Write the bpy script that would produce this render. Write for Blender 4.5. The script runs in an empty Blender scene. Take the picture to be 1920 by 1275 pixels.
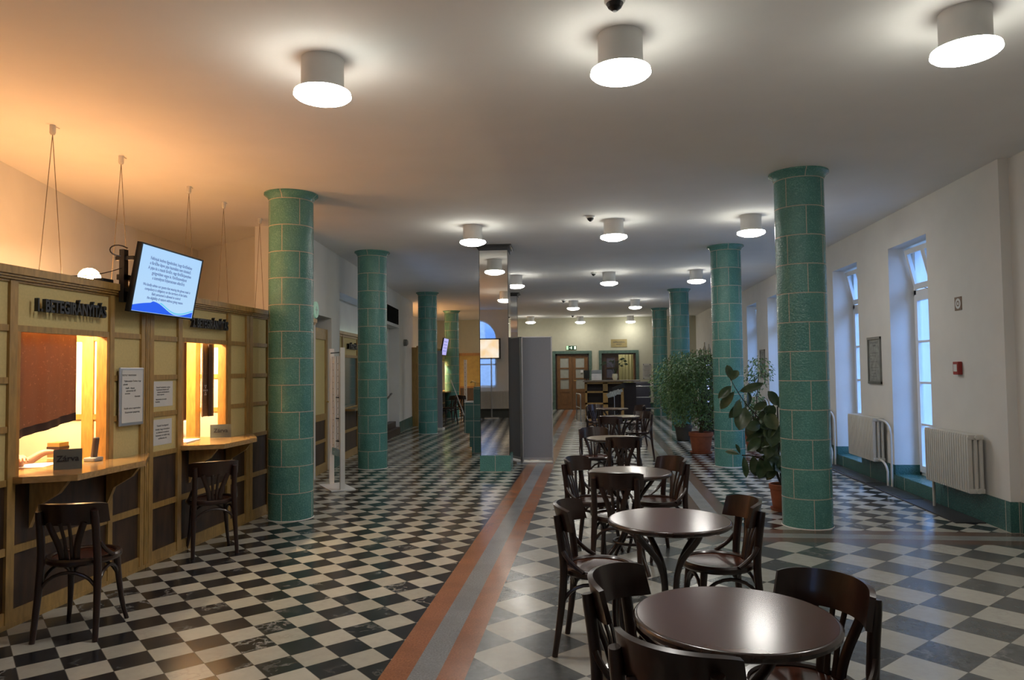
import bpy, bmesh, math, random
from mathutils import Vector, Matrix
PI = math.pi
sc = bpy.context.scene
COL = sc.collection
rnd = random.Random(7)

# ------------------------------------------------------------------ camera, sky, exposure
cam = bpy.data.cameras.new('camera')
cam.sensor_width = 36.0
cam.lens = 36.0 * 1343.4 / 1920.0
cam.clip_start = 0.05; cam.clip_end = 200
cam_o = bpy.data.objects.new('camera', cam); COL.objects.link(cam_o)
yaw, pitch, roll = math.radians(6.527), math.radians(2.331), math.radians(-0.630)
fwd = Vector((-math.sin(yaw)*math.cos(pitch), math.cos(yaw)*math.cos(pitch), math.sin(pitch)))
r0 = Vector((math.cos(yaw), math.sin(yaw), 0)); u0 = r0.cross(fwd)
rt = math.cos(roll)*r0 + math.sin(roll)*u0; up = -math.sin(roll)*r0 + math.cos(roll)*u0
mw = Matrix.Identity(4)
for i in range(3):
    mw[i][0] = rt[i]; mw[i][1] = up[i]; mw[i][2] = -fwd[i]
mw[2][3] = 1.56
cam_o.matrix_world = mw
sc.camera = cam_o

w = bpy.data.worlds.new('sky'); sc.world = w; w.use_nodes = True
bg = w.node_tree.nodes['Background']
bg.inputs[0].default_value = (0.28, 0.50, 1.0, 1); bg.inputs[1].default_value = 8.5

sc.view_settings.view_transform = 'Standard'; sc.view_settings.look = 'None'
sc.view_settings.gamma = 1.0; sc.view_settings.use_curve_mapping = False
sc.view_settings.exposure = 0.0
sc.cycles.use_denoising = True
sc.cycles.max_bounces = 8; sc.cycles.diffuse_bounces = 5; sc.cycles.glossy_bounces = 4
sc.cycles.transmission_bounces = 6; sc.cycles.transparent_max_bounces = 8
sc.cycles.sample_clamp_indirect = 6.0
sc.cycles.caustics_reflective = False; sc.cycles.caustics_refractive = False

LAMP_E = 55.0        # glow of the ceiling lamp diffusers
LAMP_UP = 62.0       # glow of the collar that lights the ceiling
WARM_E = 110.0       # glow of the warm globes above the booths

# ------------------------------------------------------------------ material helpers
class N:
    def __init__(s, name):
        m = bpy.data.materials.new(name); m.use_nodes = True
        s.m = m; s.t = m.node_tree; s.b = s.t.nodes['Principled BSDF']
    def n(s, typ, **k):
        x = s.t.nodes.new(typ)
        for a, v in k.items(): setattr(x, a, v)
        return x
    def l(s, a, b): s.t.links.new(a, b)
    def math(s, op, a, b=None, c=None):
        x = s.n('ShaderNodeMath', operation=op)
        for i, v in enumerate((a, b, c)):
            if v is None: continue
            if isinstance(v, (int, float)): x.inputs[i].default_value = v
            else: s.l(v, x.inputs[i])
        return x.outputs[0]
    def mix(s, f, a, b):
        x = s.n('ShaderNodeMix', data_type='RGBA')
        for i, v in ((0, f), (6, a), (7, b)):
            if isinstance(v, (int, float)): x.inputs[i].default_value = v
            elif isinstance(v, tuple): x.inputs[i].default_value = v + (1,) if len(v) == 3 else v
            else: s.l(v, x.inputs[i])
        return x.outputs[2]
    def noise(s, vec, scale, detail=3, rough=0.5):
        x = s.n('ShaderNodeTexNoise'); x.inputs['Scale'].default_value = scale
        x.inputs['Detail'].default_value = detail; x.inputs['Roughness'].default_value = rough
        if vec is not None: s.l(vec, x.inputs['Vector'])
        return x.outputs['Fac']
    def ramp(s, f, lo, hi):
        x = s.n('ShaderNodeMapRange'); x.inputs['From Min'].default_value = lo; x.inputs['From Max'].default_value = hi
        s.l(f, x.inputs['Value']); return x.outputs[0]
    def obj(s):
        return s.n('ShaderNodeTexCoord').outputs['Object']
    def scale(s, vec, v):
        x = s.n('ShaderNodeVectorMath', operation='MULTIPLY'); s.l(vec, x.inputs[0]); x.inputs[1].default_value = v
        return x.outputs[0]
    def bump(s, h, strength, dist=0.01):
        x = s.n('ShaderNodeBump'); x.inputs['Strength'].default_value = strength; x.inputs['Distance'].default_value = dist
        s.l(h, x.inputs['Height']); s.l(x.outputs[0], s.b.inputs['Normal'])

MATS = {}
def mat(name, col, rough=0.5, metal=0.0, var=0.12, vscale=8.0, bump=0.0, bscale=60.0, spec=0.5, coat=0.0, stretch=None):
    if name in MATS: return MATS[name]
    q = N(name); v = q.obj()
    if stretch: v = q.scale(v, stretch)
    f = q.noise(v, vscale, 4)
    a = tuple(c*(1-var) for c in col); b = tuple(min(1, c*(1+var)) for c in col)
    q.l(q.mix(q.ramp(f, 0.3, 0.7), a, b), q.b.inputs['Base Color'])
    q.b.inputs['Roughness'].default_value = rough; q.b.inputs['Metallic'].default_value = metal
    q.b.inputs['Specular IOR Level'].default_value = spec
    if coat: q.b.inputs['Coat Weight'].default_value = coat; q.b.inputs['Coat Roughness'].default_value = 0.1
    if bump: q.bump(q.noise(q.obj(), bscale, 2), bump, 0.004)
    MATS[name] = q.m
    return q.m
def emit(name, col, strength):
    if name in MATS: return MATS[name]
    q = N(name); k_ = 0.02 if 'display' in name else 0.8; q.b.inputs['Base Color'].default_value = (k_, k_, k_, 1)
    q.b.inputs['Emission Color'].default_value = tuple(col) + (1,)
    q.b.inputs['Emission Strength'].default_value = strength
    MATS[name] = q.m; return q.m
def glass(name, tint=(0.9, 0.95, 1.0), alpha_mix=0.9):
    if name in MATS: return MATS[name]
    q = N(name); t = q.n('ShaderNodeBsdfTransparent'); t.inputs[0].default_value = tint + (1,)
    g = q.n('ShaderNodeBsdfGlossy'); g.inputs['Roughness'].default_value = 0.02
    lw = q.n('ShaderNodeLayerWeight'); lw.inputs[0].default_value = 0.5
    fr = q.math('ADD', 0.04, q.math('MULTIPLY', q.math('POWER', lw.outputs['Facing'], 4.0), 0.5))
    mx = q.n('ShaderNodeMixShader'); q.l(fr, mx.inputs[0]); q.l(t.outputs[0], mx.inputs[1]); q.l(g.outputs[0], mx.inputs[2])
    q.l(mx.outputs[0], q.t.nodes['Material Output'].inputs[0]); MATS[name] = q.m; return q.m

def checker(name, ax, ay, s, white, black, vein, rgh):
    q = N(name); g = q.n('ShaderNodeNewGeometry').outputs['Position']
    sp = q.n('ShaderNodeSeparateXYZ'); q.l(g, sp.inputs[0])
    c = math.sqrt(.5)/s
    x = q.math('SUBTRACT', sp.outputs[0], ax); y = q.math('SUBTRACT', sp.outputs[1], ay)
    u = q.math('MULTIPLY', q.math('SUBTRACT', x, y), c); v = q.math('MULTIPLY', q.math('ADD', x, y), c)
    fu, fv = q.math('FLOOR', u), q.math('FLOOR', v)
    par = q.math('FLOORED_MODULO', q.math('ADD', fu, fv), 2.0)
    cb = q.n('ShaderNodeCombineXYZ'); q.l(fu, cb.inputs[0]); q.l(fv, cb.inputs[1])
    wn = q.n('ShaderNodeTexWhiteNoise', noise_dimensions='3D'); q.l(cb.outputs[0], wn.inputs['Vector'])
    off = q.n('ShaderNodeVectorMath', operation='MULTIPLY_ADD'); q.l(wn.outputs['Color'], off.inputs[0]); off.inputs[1].default_value = (9, 9, 9); q.l(g, off.inputs[2])
    pv = off.outputs[0]
    # veins
    nz = q.noise(pv, 5.0, 6, 0.6)
    vn = q.math('SUBTRACT', 1.0, q.ramp(q.math('ABSOLUTE', q.math('SUBTRACT', nz, 0.5)), 0.0, 0.035))
    msk = q.ramp(q.noise(pv, 2.5, 2), 0.52, 0.68)
    vn = q.math('MULTIPLY', vn, msk)
    cloud = q.ramp(q.noise(pv, 14.0, 5, 0.65), 0.3, 0.75)
    wcol = q.mix(q.math('MULTIPLY', cloud, 0.55), white, tuple(a*0.74 for a in white))
    wcol = q.mix(q.math('MULTIPLY', vn, 0.35), wcol, tuple(a*0.55 for a in white))
    bcol = q.mix(q.math('MULTIPLY', cloud, 0.8), black, tuple(min(1, a*2.0+0.004) for a in black))
    bcol = q.mix(q.math('MULTIPLY', vn, vein), bcol, (0.42, 0.42, 0.40))
    col = q.mix(par, wcol, bcol)
    # tone of each tile
    br = q.math('ADD', 0.82, q.math('MULTIPLY', wn.outputs['Value'], 0.3))
    vm = q.n('ShaderNodeVectorMath', operation='SCALE'); q.l(col, vm.inputs[0]); q.l(br, vm.inputs['Scale'])
    eu = q.math('ABSOLUTE', q.math('SUBTRACT', q.math('FRACT', u), 0.5)); ev = q.math('ABSOLUTE', q.math('SUBTRACT', q.math('FRACT', v), 0.5))
    edge = q.math('GREATER_THAN', q.math('MAXIMUM', eu, ev), 0.5 - 0.0016/s)
    q.l(q.mix(edge, vm.outputs[0], (0.12, 0.115, 0.10)), q.b.inputs['Base Color'])
    q.l(q.math('ADD', rgh, q.math('MULTIPLY', q.noise(g, 3.0, 3), 0.16)), q.b.inputs['Roughness'])
    q.b.inputs['Specular IOR Level'].default_value = 0.5
    q.bump(q.noise(g, 1.6, 2), 0.05, 0.02)
    MATS[name] = q.m; return q.m

def glazed(name='glazed_green_tile', rowh=0.2835, circ=True, tw=0.3, rough=0.16, tone=1.0):
    if name in MATS: return MATS[name]
    q = N(name); o = q.obj(); sp = q.n('ShaderNodeSeparateXYZ'); q.l(o, sp.inputs[0])
    if circ:
        u = q.math('MULTIPLY', q.math('ARCTAN2', sp.outputs[1], sp.outputs[0]), 2/PI)
    else:
        u = q.math('MULTIPLY', q.math('ADD', sp.outputs[0], sp.outputs[1]), 1/tw)
    r = q.math('MULTIPLY', sp.outputs[2], 1/rowh); fr = q.math('FLOOR', r)
    half = q.math('MULTIPLY', q.math('FLOORED_MODULO', fr, 2.0), 0.5 if circ else 0.0)
    uu = q.math('ADD', u, half)
    eu = q.math('ABSOLUTE', q.math('SUBTRACT', q.math('FRACT', uu), 0.5)); er = q.math('ABSOLUTE', q.math('SUBTRACT', q.math('FRACT', r), 0.5))
    je = q.math('GREATER_THAN', eu, 0.5 - (0.0105 if circ else 0.004/tw)); jr = q.math('GREATER_THAN', er, 0.5 - 0.0042/rowh)
    joint = q.math('MAXIMUM', je, jr)
    cb = q.n('ShaderNodeCombineXYZ'); q.l(q.math('FLOOR', uu), cb.inputs[0]); q.l(fr, cb.inputs[1])
    oi = q.n('ShaderNodeObjectInfo'); q.l(oi.outputs['Random'], cb.inputs[2])
    wn = q.n('ShaderNodeTexWhiteNoise', noise_dimensions='3D'); q.l(cb.outputs[0], wn.inputs['Vector'])
    col = q.mix(wn.outputs['Value'], tuple(a*tone for a in (0.068, 0.222, 0.206)), tuple(a*tone for a in (0.100, 0.282, 0.252)))
    n1 = q.noise(o, 90.0, 3, 0.6)
    col = q.mix(q.ramp(n1, 0.48, 0.72), col, tuple(a*tone for a in (0.19, 0.44, 0.38)))
    n2 = q.noise(o, 5.0, 3)
    col = q.mix(q.math('MULTIPLY', q.ramp(n2, 0.4, 0.7), 0.35), col, tuple(a*tone for a in (0.045, 0.165, 0.165)))
    q.l(q.mix(joint, col, (0.46, 0.44, 0.37)), q.b.inputs['Base Color'])
    q.l(q.math('ADD', rough, q.math('MULTIPLY', joint, 0.5)), q.b.inputs['Roughness'])
    h = q.math('SUBTRACT', q.noise(o, 55.0, 2), q.math('MULTIPLY', joint, 0.8))
    q.bump(h, 0.9, 0.008)
    MATS[name] = q.m; return q.m

def wood(name, col, rough=0.4, coat=0.0, scale=(3, 3, 0.6), vs=14.0, var=0.22):
    return mat(name, col, rough, 0, var, vs, stretch=scale, coat=coat)

# palette
PLASTER = mat('white_plaster', (0.72, 0.71, 0.68), 0.85, var=0.03, vscale=3, bump=0.12, bscale=35)
CEIL = mat('ceiling_plaster', (0.88, 0.865, 0.85), 0.9, var=0.02, vscale=2, bump=0.10, bscale=30)
PLASTER_IN = mat('cream_plaster', (0.72, 0.66, 0.50), 0.85, var=0.03)
GREEN = glazed()
GREEN_FLAT = glazed('green_wall_tile', 0.60, False, 1.10, 0.25, 0.55)
GREEN_STACK = glazed('green_block_tile', 0.30, False, 0.16, 0.35, 0.55)
GREEN_DARK = mat('green_stone_trim', (0.08, 0.135, 0.105), 0.35, var=0.2, vscale=12)
OAK = wood('light_oak', (0.37, 0.225, 0.070), 0.38)
OAK_TOP = wood('oak_worktop', (0.42, 0.25, 0.09), 0.22, 0.4, (0.6, 3, 3))
CREAM = mat('cream_panel', (0.62, 0.50, 0.225), 0.75, var=0.05, vscale=60)
CREAM_IN = mat('pale_cream_panel', (0.82, 0.74, 0.50), 0.7, var=0.03)
DARKP = wood('dark_brown_panel', (0.055, 0.027, 0.012), 0.5, var=0.45, vs=6)
BENT = wood('dark_bentwood', (0.024, 0.0095, 0.0065), 0.30, 0.25)
BENT_SEAT = wood('reddish_seat_veneer', (0.070, 0.022, 0.012), 0.24, 0.3, (2, 0.5, 2))
TOP_M = mat('brown_tabletop', (0.095, 0.042, 0.033), 0.17, var=0.02, vscale=20, bump=0.0, bscale=300, spec=0.35)
TOP_EDGE = wood('dark_table_edge', (0.032, 0.014, 0.010), 0.25, 0.4)
WHITE = mat('white_paint', (0.72, 0.72, 0.70), 0.45, var=0.02)
WHITE_W = mat('white_window_frame', (0.75, 0.76, 0.76), 0.35, var=0.02)
RADM = mat('radiator_enamel', (0.60, 0.585, 0.54), 0.4, var=0.03)
BLACK = mat('black_plastic', (0.012, 0.012, 0.013), 0.35, var=0.1)
DARKM = mat('dark_metal', (0.035, 0.035, 0.037), 0.45, 0.6)
STEEL = mat('brushed_steel', (0.55, 0.55, 0.54), 0.28, 1.0, var=0.08)
ALU = mat('aluminium', (0.60, 0.60, 0.61), 0.35, 0.9, var=0.05)
MIRROR = mat('mirror_steel', (0.78, 0.77, 0.74), 0.015, 1.0, var=0.01)
GREYF = mat('grey_felt', (0.29, 0.29, 0.315), 0.95, var=0.10, vscale=250, spec=0.2)
GREYF_D = mat('charcoal_felt', (0.28, 0.285, 0.32), 0.95, var=0.10, vscale=250, spec=0.2)
PAPER = mat('paper', (0.66, 0.66, 0.65), 0.8, var=0.02)
INK = mat('ink', (0.08, 0.08, 0.085), 0.8)
SIGNB = mat('black_letter', (0.010, 0.009, 0.012), 0.4)
TERRA = mat('terracotta', (0.30, 0.085, 0.035), 0.75, var=0.15, vscale=12)
SOIL = mat('potting_soil', (0.03, 0.018, 0.01), 1.0, var=0.4, vscale=60)
BARK = mat('bark', (0.09, 0.06, 0.035), 0.9, var=0.3, vscale=30)
RED = mat('red_plastic', (0.30, 0.025, 0.02), 0.4)
mat('ink_black', (0.006, 0.006, 0.006), 0.9, spec=0.1)
BRASS = mat('brass', (0.55, 0.40, 0.16), 0.35, 0.8)
CURT = None

def floorstone(name, col, var=0.25):
    q = N(name); g = q.n('ShaderNodeNewGeometry').outputs['Position']
    f = q.noise(g, 90, 4, 0.7); f2 = q.noise(g, 4, 4, 0.6)
    c = q.mix(q.ramp(f, 0.35, 0.65), tuple(a*(1-var) for a in col), tuple(a*(1+var) for a in col))
    c = q.mix(q.math('MULTIPLY', q.ramp(f2, 0.45, 0.6), 0.4), c, tuple(a*0.72 for a in col))
    q.l(c, q.b.inputs['Base Color'])
    q.l(q.math('ADD', 0.13, q.math('MULTIPLY', q.noise(g, 3.0, 3), 0.16)), q.b.inputs['Roughness'])
    q.bump(q.noise(g, 1.6, 2), 0.05, 0.02)
    return q.m

# ------------------------------------------------------------------ mesh helpers
class B:
    def __init__(s): s.bm = bmesh.new()
    def box(s, x0, x1, y0, y1, z0, z1, rot=None, at=None, bevel=0.0):
        g = bmesh.ops.create_cube(s.bm, size=1.0)['verts']
        c = Vector(((x0+x1)/2, (y0+y1)/2, (z0+z1)/2)); d = (abs(x1-x0), abs(y1-y0), abs(z1-z0))
        for v in g: v.co = Vector((v.co.x*d[0], v.co.y*d[1], v.co.z*d[2])) + c
        if bevel:
            es = set(e for v in g for e in v.link_edges)
            r = bmesh.ops.bevel(s.bm, geom=list(es), offset=bevel, segments=2, affect='EDGES', profile=0.5)
            g = list(set(v for f in r['faces'] for v in f.verts) | set(v for v in g if v.is_valid))
        if rot is not None:
            for v in g: v.co = rot @ v.co
        if at is not None:
            for v in g: v.co = v.co + Vector(at)
        return s
    def tube(s, pts, r, n=10, caps=True, closed=False, flat=None):
        pts = [Vector(p) for p in pts]; m = len(pts)
        rr = r if isinstance(r, (list, tuple)) else [r]*m
        rings = []; prev = None
        for i, p in enumerate(pts):
            if closed: t = (pts[(i+1) % m] - pts[i-1])
            else: t = pts[min(i+1, m-1)] - pts[max(i-1, 0)]
            t.normalize()
            if prev is None:
                a = Vector((0, 0, 1)) if abs(t.z) < .9 else Vector((1, 0, 0))
                nx = t.cross(a).normalized()
            else:
                nx = (prev - t*prev.dot(t)).normalized()
            prev = nx; ny = t.cross(nx)
            fx, fy = flat if flat else (1, 1)
            rings.append([s.bm.verts.new(p + rr[i]*(fx*math.cos(2*PI*k/n)*nx + fy*math.sin(2*PI*k/n)*ny)) for k in range(n)])
        R = m if closed else m-1
        for i in range(R):
            a, b = rings[i], rings[(i+1) % m]
            for k in range(n): s.bm.faces.new((a[k], a[(k+1) % n], b[(k+1) % n], b[k]))
        if caps and not closed:
            s.bm.faces.new(rings[0][::-1]); s.bm.faces.new(rings[-1])
        return s
    def lathe(s, prof, n=40, at=(0, 0, 0), cap0=False, cap1=False):
        rings = []
        for r, z in prof:
            if r < 1e-5: rings.append([s.bm.verts.new((at[0], at[1], at[2]+z))])
            else: rings.append([s.bm.verts.new((at[0]+r*math.cos(2*PI*k/n), at[1]+r*math.sin(2*PI*k/n), at[2]+z)) for k in range(n)])
        for a, b in zip(rings, rings[1:]):
            for k in range(n):
                if len(a) == 1 and len(b) == 1: continue
                if len(a) == 1: s.bm.faces.new((a[0], b[(k+1) % n], b[k]))
                elif len(b) == 1: s.bm.faces.new((a[k], a[(k+1) % n], b[0]))
                else: s.bm.faces.new((a[k], a[(k+1) % n], b[(k+1) % n], b[k]))
        if cap0 and len(rings[0]) > 1: s.bm.faces.new(rings[0][::-1])
        if cap1 and len(rings[-1]) > 1: s.bm.faces.new(rings[-1])
        return s
    def prism(s, poly, z0, z1):
        a = [s.bm.verts.new((x, y, z0)) for x, y in poly]; b = [s.bm.verts.new((x, y, z1)) for x, y in poly]
        n = len(poly)
        s.bm.faces.new(a[::-1]); s.bm.faces.new(b)
        for k in range(n): s.bm.faces.new((a[k], a[(k+1) % n], b[(k+1) % n], b[k]))
        return s
    def face(s, pts):
        s.bm.faces.new([s.bm.verts.new(p) for p in pts]); return s
    def grid(s, fn, nu, nv, thick=0.0):
        g = [[s.bm.verts.new(fn(i/nu, j/nv)) for j in range(nv+1)] for i in range(nu+1)]
        for i in range(nu):
            for j in range(nv): s.bm.faces.new((g[i][j], g[i+1][j], g[i+1][j+1], g[i][j+1]))
        if thick:
            s.bm.normal_update()
            bmesh.ops.solidify(s.bm, geom=s.bm.faces[:], thickness=thick)
        return s
    def xf(s, M):
        for v in s.bm.verts: v.co = M @ v.co
        return s
    def build(s, name, m, parent=None, smooth=False, kind=None, label=None, cat=None, group=None, loc=None):
        bmesh.ops.recalc_face_normals(s.bm, faces=s.bm.faces[:])
        me = bpy.data.meshes.new(name); s.bm.to_mesh(me); s.bm.free()
        me.materials.append(m)
        if smooth:
            me.shade_smooth()
            try: me.set_sharp_from_angle(angle=math.radians(40))
            except Exception: pass
        o = bpy.data.objects.new(name, me); COL.objects.link(o)
        if parent: o.parent = parent
        if loc: o.location = loc
        tag(o, label, cat, group, kind)
        return o
def tag(o, label=None, cat=None, group=None, kind=None):
    if label: o['label'] = label
    if cat: o['category'] = cat
    if group: o['group'] = group
    if kind: o['kind'] = kind
    return o
def thing(name, label, cat, loc=(0, 0, 0), rz=0.0, group=None):
    o = bpy.data.objects.new(name, None); COL.objects.link(o); o.empty_display_size = 0.1
    o.location = loc; o.rotation_euler = (0, 0, rz); tag(o, label, cat, group); return o
def dup(root, loc, rz, label, group=None, name=None):
    r = root.copy(); COL.objects.link(r); r.location = loc; r.rotation_euler = (0, 0, rz); r['label'] = label
    if group: r['group'] = group
    for ch in list(root.children):
        c = ch.copy(); COL.objects.link(c); c.parent = r
        for g in ch.children:
            d = g.copy(); COL.objects.link(d); d.parent = c
    return r
def struct(name, b, m, **k): return b.build(name, m, kind='structure', **k)
def bez(p0, p1, p2, p3, n=8):
    out = []
    for i in range(n+1):
        t = i/n; a = (1-t)
        out.append(Vector(p0)*a**3 + Vector(p1)*3*a*a*t + Vector(p2)*3*a*t*t + Vector(p3)*t**3)
    return out
def text(name, body, size, m, parent, M, extrude=0.001, offset=0.0, align='CENTER', xs=1.0, spacing=1.0):
    cu = bpy.data.curves.new(name, 'FONT'); cu.body = body; cu.size = size; cu.extrude = extrude; cu.offset = offset
    cu.align_x = align; cu.align_y = 'CENTER'; cu.resolution_u = 3; cu.space_character = spacing
    t = bpy.data.objects.new(name+'_tmp', cu); COL.objects.link(t)
    bpy.context.view_layer.update()
    me = bpy.data.meshes.new_from_object(t.evaluated_get(bpy.context.evaluated_depsgraph_get()))
    bpy.data.objects.remove(t, do_unlink=True)
    me.transform(M @ Matrix.Diagonal((xs, 1, 1, 1))); me.materials.clear(); me.materials.append(m)
    o = bpy.data.objects.new(name, me); COL.objects.link(o); o.parent = parent
    return o
def facing(normal, pos, upv=(0, 0, 1)):
    """matrix whose +Z is normal and whose +Y is (close to) up"""
    z = Vector(normal).normalized(); y = Vector(upv); y = (y - z*y.dot(z)).normalized(); x = y.cross(z)
    M = Matrix.Identity(4)
    for i in range(3): M[i][0] = x[i]; M[i][1] = y[i]; M[i][2] = z[i]; M[i][3] = pos[i]
    return M
H = 3.487

# ------------------------------------------------------------------ the room
CHK_S = checker('small_marble_checker', -1.6837, 4.1197, 0.1986, (0.50, 0.49, 0.43), (0.013, 0.013, 0.015), 0.8, 0.13)
CHK_B = checker('large_marble_checker', 2.2858, 4.7859, 0.3023, (0.46, 0.46, 0.41), (0.060, 0.066, 0.066), 0.35, 0.15)
RSTONE = floorstone('red_brown_stone', (0.30, 0.125, 0.060)); GSTONE = floorstone('grey_marble_strip', (0.23, 0.24, 0.25))
BSTONE = floorstone('dull_brown_stone', (0.155, 0.100, 0.078)); GSTONE2 = floorstone('pale_grey_marble_strip', (0.27, 0.28, 0.27))
def slab(name, m, quads):
    b = B()
    for x0, x1, y0, y1 in quads: b.box(x0, x1, y0, y1, -0.06, 0.0)
    return b.build(name, m, kind='structure')
YE = 27.4
floor = slab('floor', CHK_S, [(-7, -1.113, -1.3, YE), (1.42, 4.2, 7.16, YE)])
def fpart(name, m, quads):
    b = B()
    for x0, x1, y0, y1 in quads: b.box(x0, x1, y0, y1, -0.06, 0.0)
    return b.build(name, m, parent=floor)
fpart('large_checker_field', CHK_B, [(-0.674, 0.985, -1.3, YE), (0.985, 4.2, -1.3, 6.67)])
fpart('red_stone_border', RSTONE, [(-1.113, -0.966, -1.3, YE), (-0.818, -0.674, -1.3, YE)])
fpart('brown_stone_border', BSTONE, [(0.985, 1.13, 7.16, YE), (1.277, 1.42, 7.16, YE),
       (0.985, 4.2, 6.67, 6.83), (1.277, 4.2, 7.0, 7.16), (0.985, 1.13, 6.83, 7.16)])
fpart('grey_stone_border', GSTONE, [(-0.966, -0.818, -1.3, YE)])
fpart('pale_stone_border', GSTONE2, [(1.13, 1.277, 6.83, YE), (1.277, 4.2, 6.83, 7.0)])
struct('ceiling', B().box(-7, 4.6, -1.5, YE+0.2, H, H+0.15), CEIL)

# right wall with window niches
WX = 3.8
NICH = [(8.65, 9.72), (10.83, 11.90), (13.00, 14.07), (15.20, 16.25), (17.33, 18.40), (19.5, 20.57)]
b = B(); y = 7.15
for a, c in NICH:
    b.box(WX, WX+0.55, y, a, 0, H); b.box(WX, WX+0.55, a, c, 3.06, H); b.box(WX, WX+0.55, a, c, 0, 0.155); y = c
b.box(WX, WX+0.55, y, YE, 0, H)
b.box(WX+0.09, WX+0.55, -1.3, 7.15, 0, H)
struct('wall_right', b, PLASTER)
b = B(); y = 7.15
for a, c in NICH:
    b.box(WX-0.014, WX-0.002, y-0.0, a, 0, 0.285); b.box(WX-0.014, WX-0.002, a, c, 0, 0.165)
    b.box(WX-0.002, WX+0.30, a+0.0, c-0.0, 0.155, 0.166)
    b.box(WX, WX+0.30, a, a+0.010, 0.166, 0.285); b.box(WX, WX+0.30, c-0.010, c, 0.166, 0.285); y = c
b.box(WX-0.014, WX-0.002, y, YE-0.05, 0, 0.285)
b.box(WX+0.074, WX+0.088, -1.2, 7.15, 0, 0.285); b.box(WX-0.014, WX+0.088, 7.136, 7.149, 0, 0.285)
struct('baseboard_right', b, GREEN_FLAT)

def window(n, a, c):
    xf = WX+0.30; z0, z1, zm = 0.166, 3.06, 2.47
    o = B().box(xf, xf+0.07, a, a+0.06, z0, z1).box(xf, xf+0.07, c-0.06, c, z0, z1).box(xf, xf+0.07, a, c, z0, z0+0.05).box(xf, xf+0.07, a, c, z1-0.04, z1).box(xf, xf+0.07, a, c, zm-0.03, zm+0.04).build('window_%d' % n, WHITE_W, kind='structure')
    mid = (a+c)/2
    for i, (p, q) in enumerate(((a+0.05, mid+0.005), (mid-0.005, c-0.05))):
        b = B(); xs = xf-0.018
        b.box(xs, xs+0.05, p, p+0.07, z0+0.04, zm-0.02).box(xs, xs+0.05, q-0.07, q, z0+0.04, zm-0.02)
        b.box(xs, xs+0.05, p+0.07, q-0.07, z0+0.04, z0+0.12).box(xs, xs+0.05, p+0.07, q-0.07, zm-0.10, zm-0.02)
        for z in (0.807, 1.333, 1.852): b.box(xs+0.008, xs+0.042, p+0.07, q-0.07, z-0.014, z+0.014)
        s = b.build('casement', WHITE_W, parent=o)
        B().box(xs+0.022, xs+0.027, p+0.07, q-0.07, z0+0.12, zm-0.10).build('pane', GLASS, parent=s)
        if i == 0: B().box(xs-0.035, xs, q-0.035, q-0.02, 1.05, 1.17).box(xs-0.012, xs, q-0.045, q-0.01, 1.10, 1.20).build('window_handle', WHITE, parent=s)
        # hopper sash leaning into the room
        b = B(); h = z1-zm-0.07
        b.box(0, 0.045, p, p+0.055, 0, h).box(0, 0.045, q-0.055, q, 0, h).box(0, 0.045, p+0.055, q-0.055, 0, 0.075).box(0, 0.045, p+0.055, q-0.055, h-0.06, h)
        M = Matrix.Translation((xf-0.012, 0, zm+0.045)) @ Matrix.Rotation(math.radians(-13), 4, 'Y')
        s2 = b.xf(M).build('hopper_sash', WHITE_W, parent=o)
        B().box(0.018, 0.023, p+0.055, q-0.055, 0.075, h-0.06).xf(M).build('pane', GLASS, parent=s2)
        B().tube([(xf-0.09, p+0.03, zm+0.03), (xf-0.01, p+0.03, zm-0.0)], 0.004, 6).build('stay_arm', DARKM, parent=s2)
    return o
GLASS = glass('window_glass')
for i, (a, c) in enumerate(NICH): window(i+1, a, c)

# far wall with two door openings
b = B(); DL = (-1.477, -0.202); DR = (0.282, 1.559); DZ = 2.12
b.box(-7, DL[0], YE, YE+0.3, 0, H).box(DL[1], DR[0], YE, YE+0.3, 0, H).box(DR[1], 4.3, YE, YE+0.3, 0, H)
b.box(DL[0], DL[1], YE, YE+0.3, DZ, H).box(DR[0], DR[1], YE, YE+0.3, DZ, H)
FARP = mat('far_wall_plaster', (0.46, 0.45, 0.34), 0.85, var=0.03)
struct('wall_far', b, FARP)
for i, (a, c) in enumerate((DL, DR)):
    struct('trim_%d' % (i+1), B().box(a-0.11, a, YE-0.03, YE+0.1, 0, DZ+0.11).box(c, c+0.11, YE-0.03, YE+0.1, 0, DZ+0.11).box(a, c, YE-0.03, YE+0.1, DZ, DZ+0.11), GREEN_DARK)
struct('baseboard_far', B().box(-6.9, DL[0]-0.11, YE-0.02, YE-0.001, 0, 0.28).box(DL[1]+0.11, DR[0]-0.11, YE-0.02, YE-0.001, 0, 0.28).box(DR[1]+0.11, 3.78, YE-0.02, YE-0.001, 0, 0.28), GREEN_FLAT)
DOORW = wood('brown_door_wood', (0.165, 0.080, 0.026), 0.4); DOORD = wood('dark_door_wood', (0.045, 0.022, 0.012), 0.4)
FROST = mat('frosted_glass', (0.34, 0.35, 0.30), 0.25, var=0.05)
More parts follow.
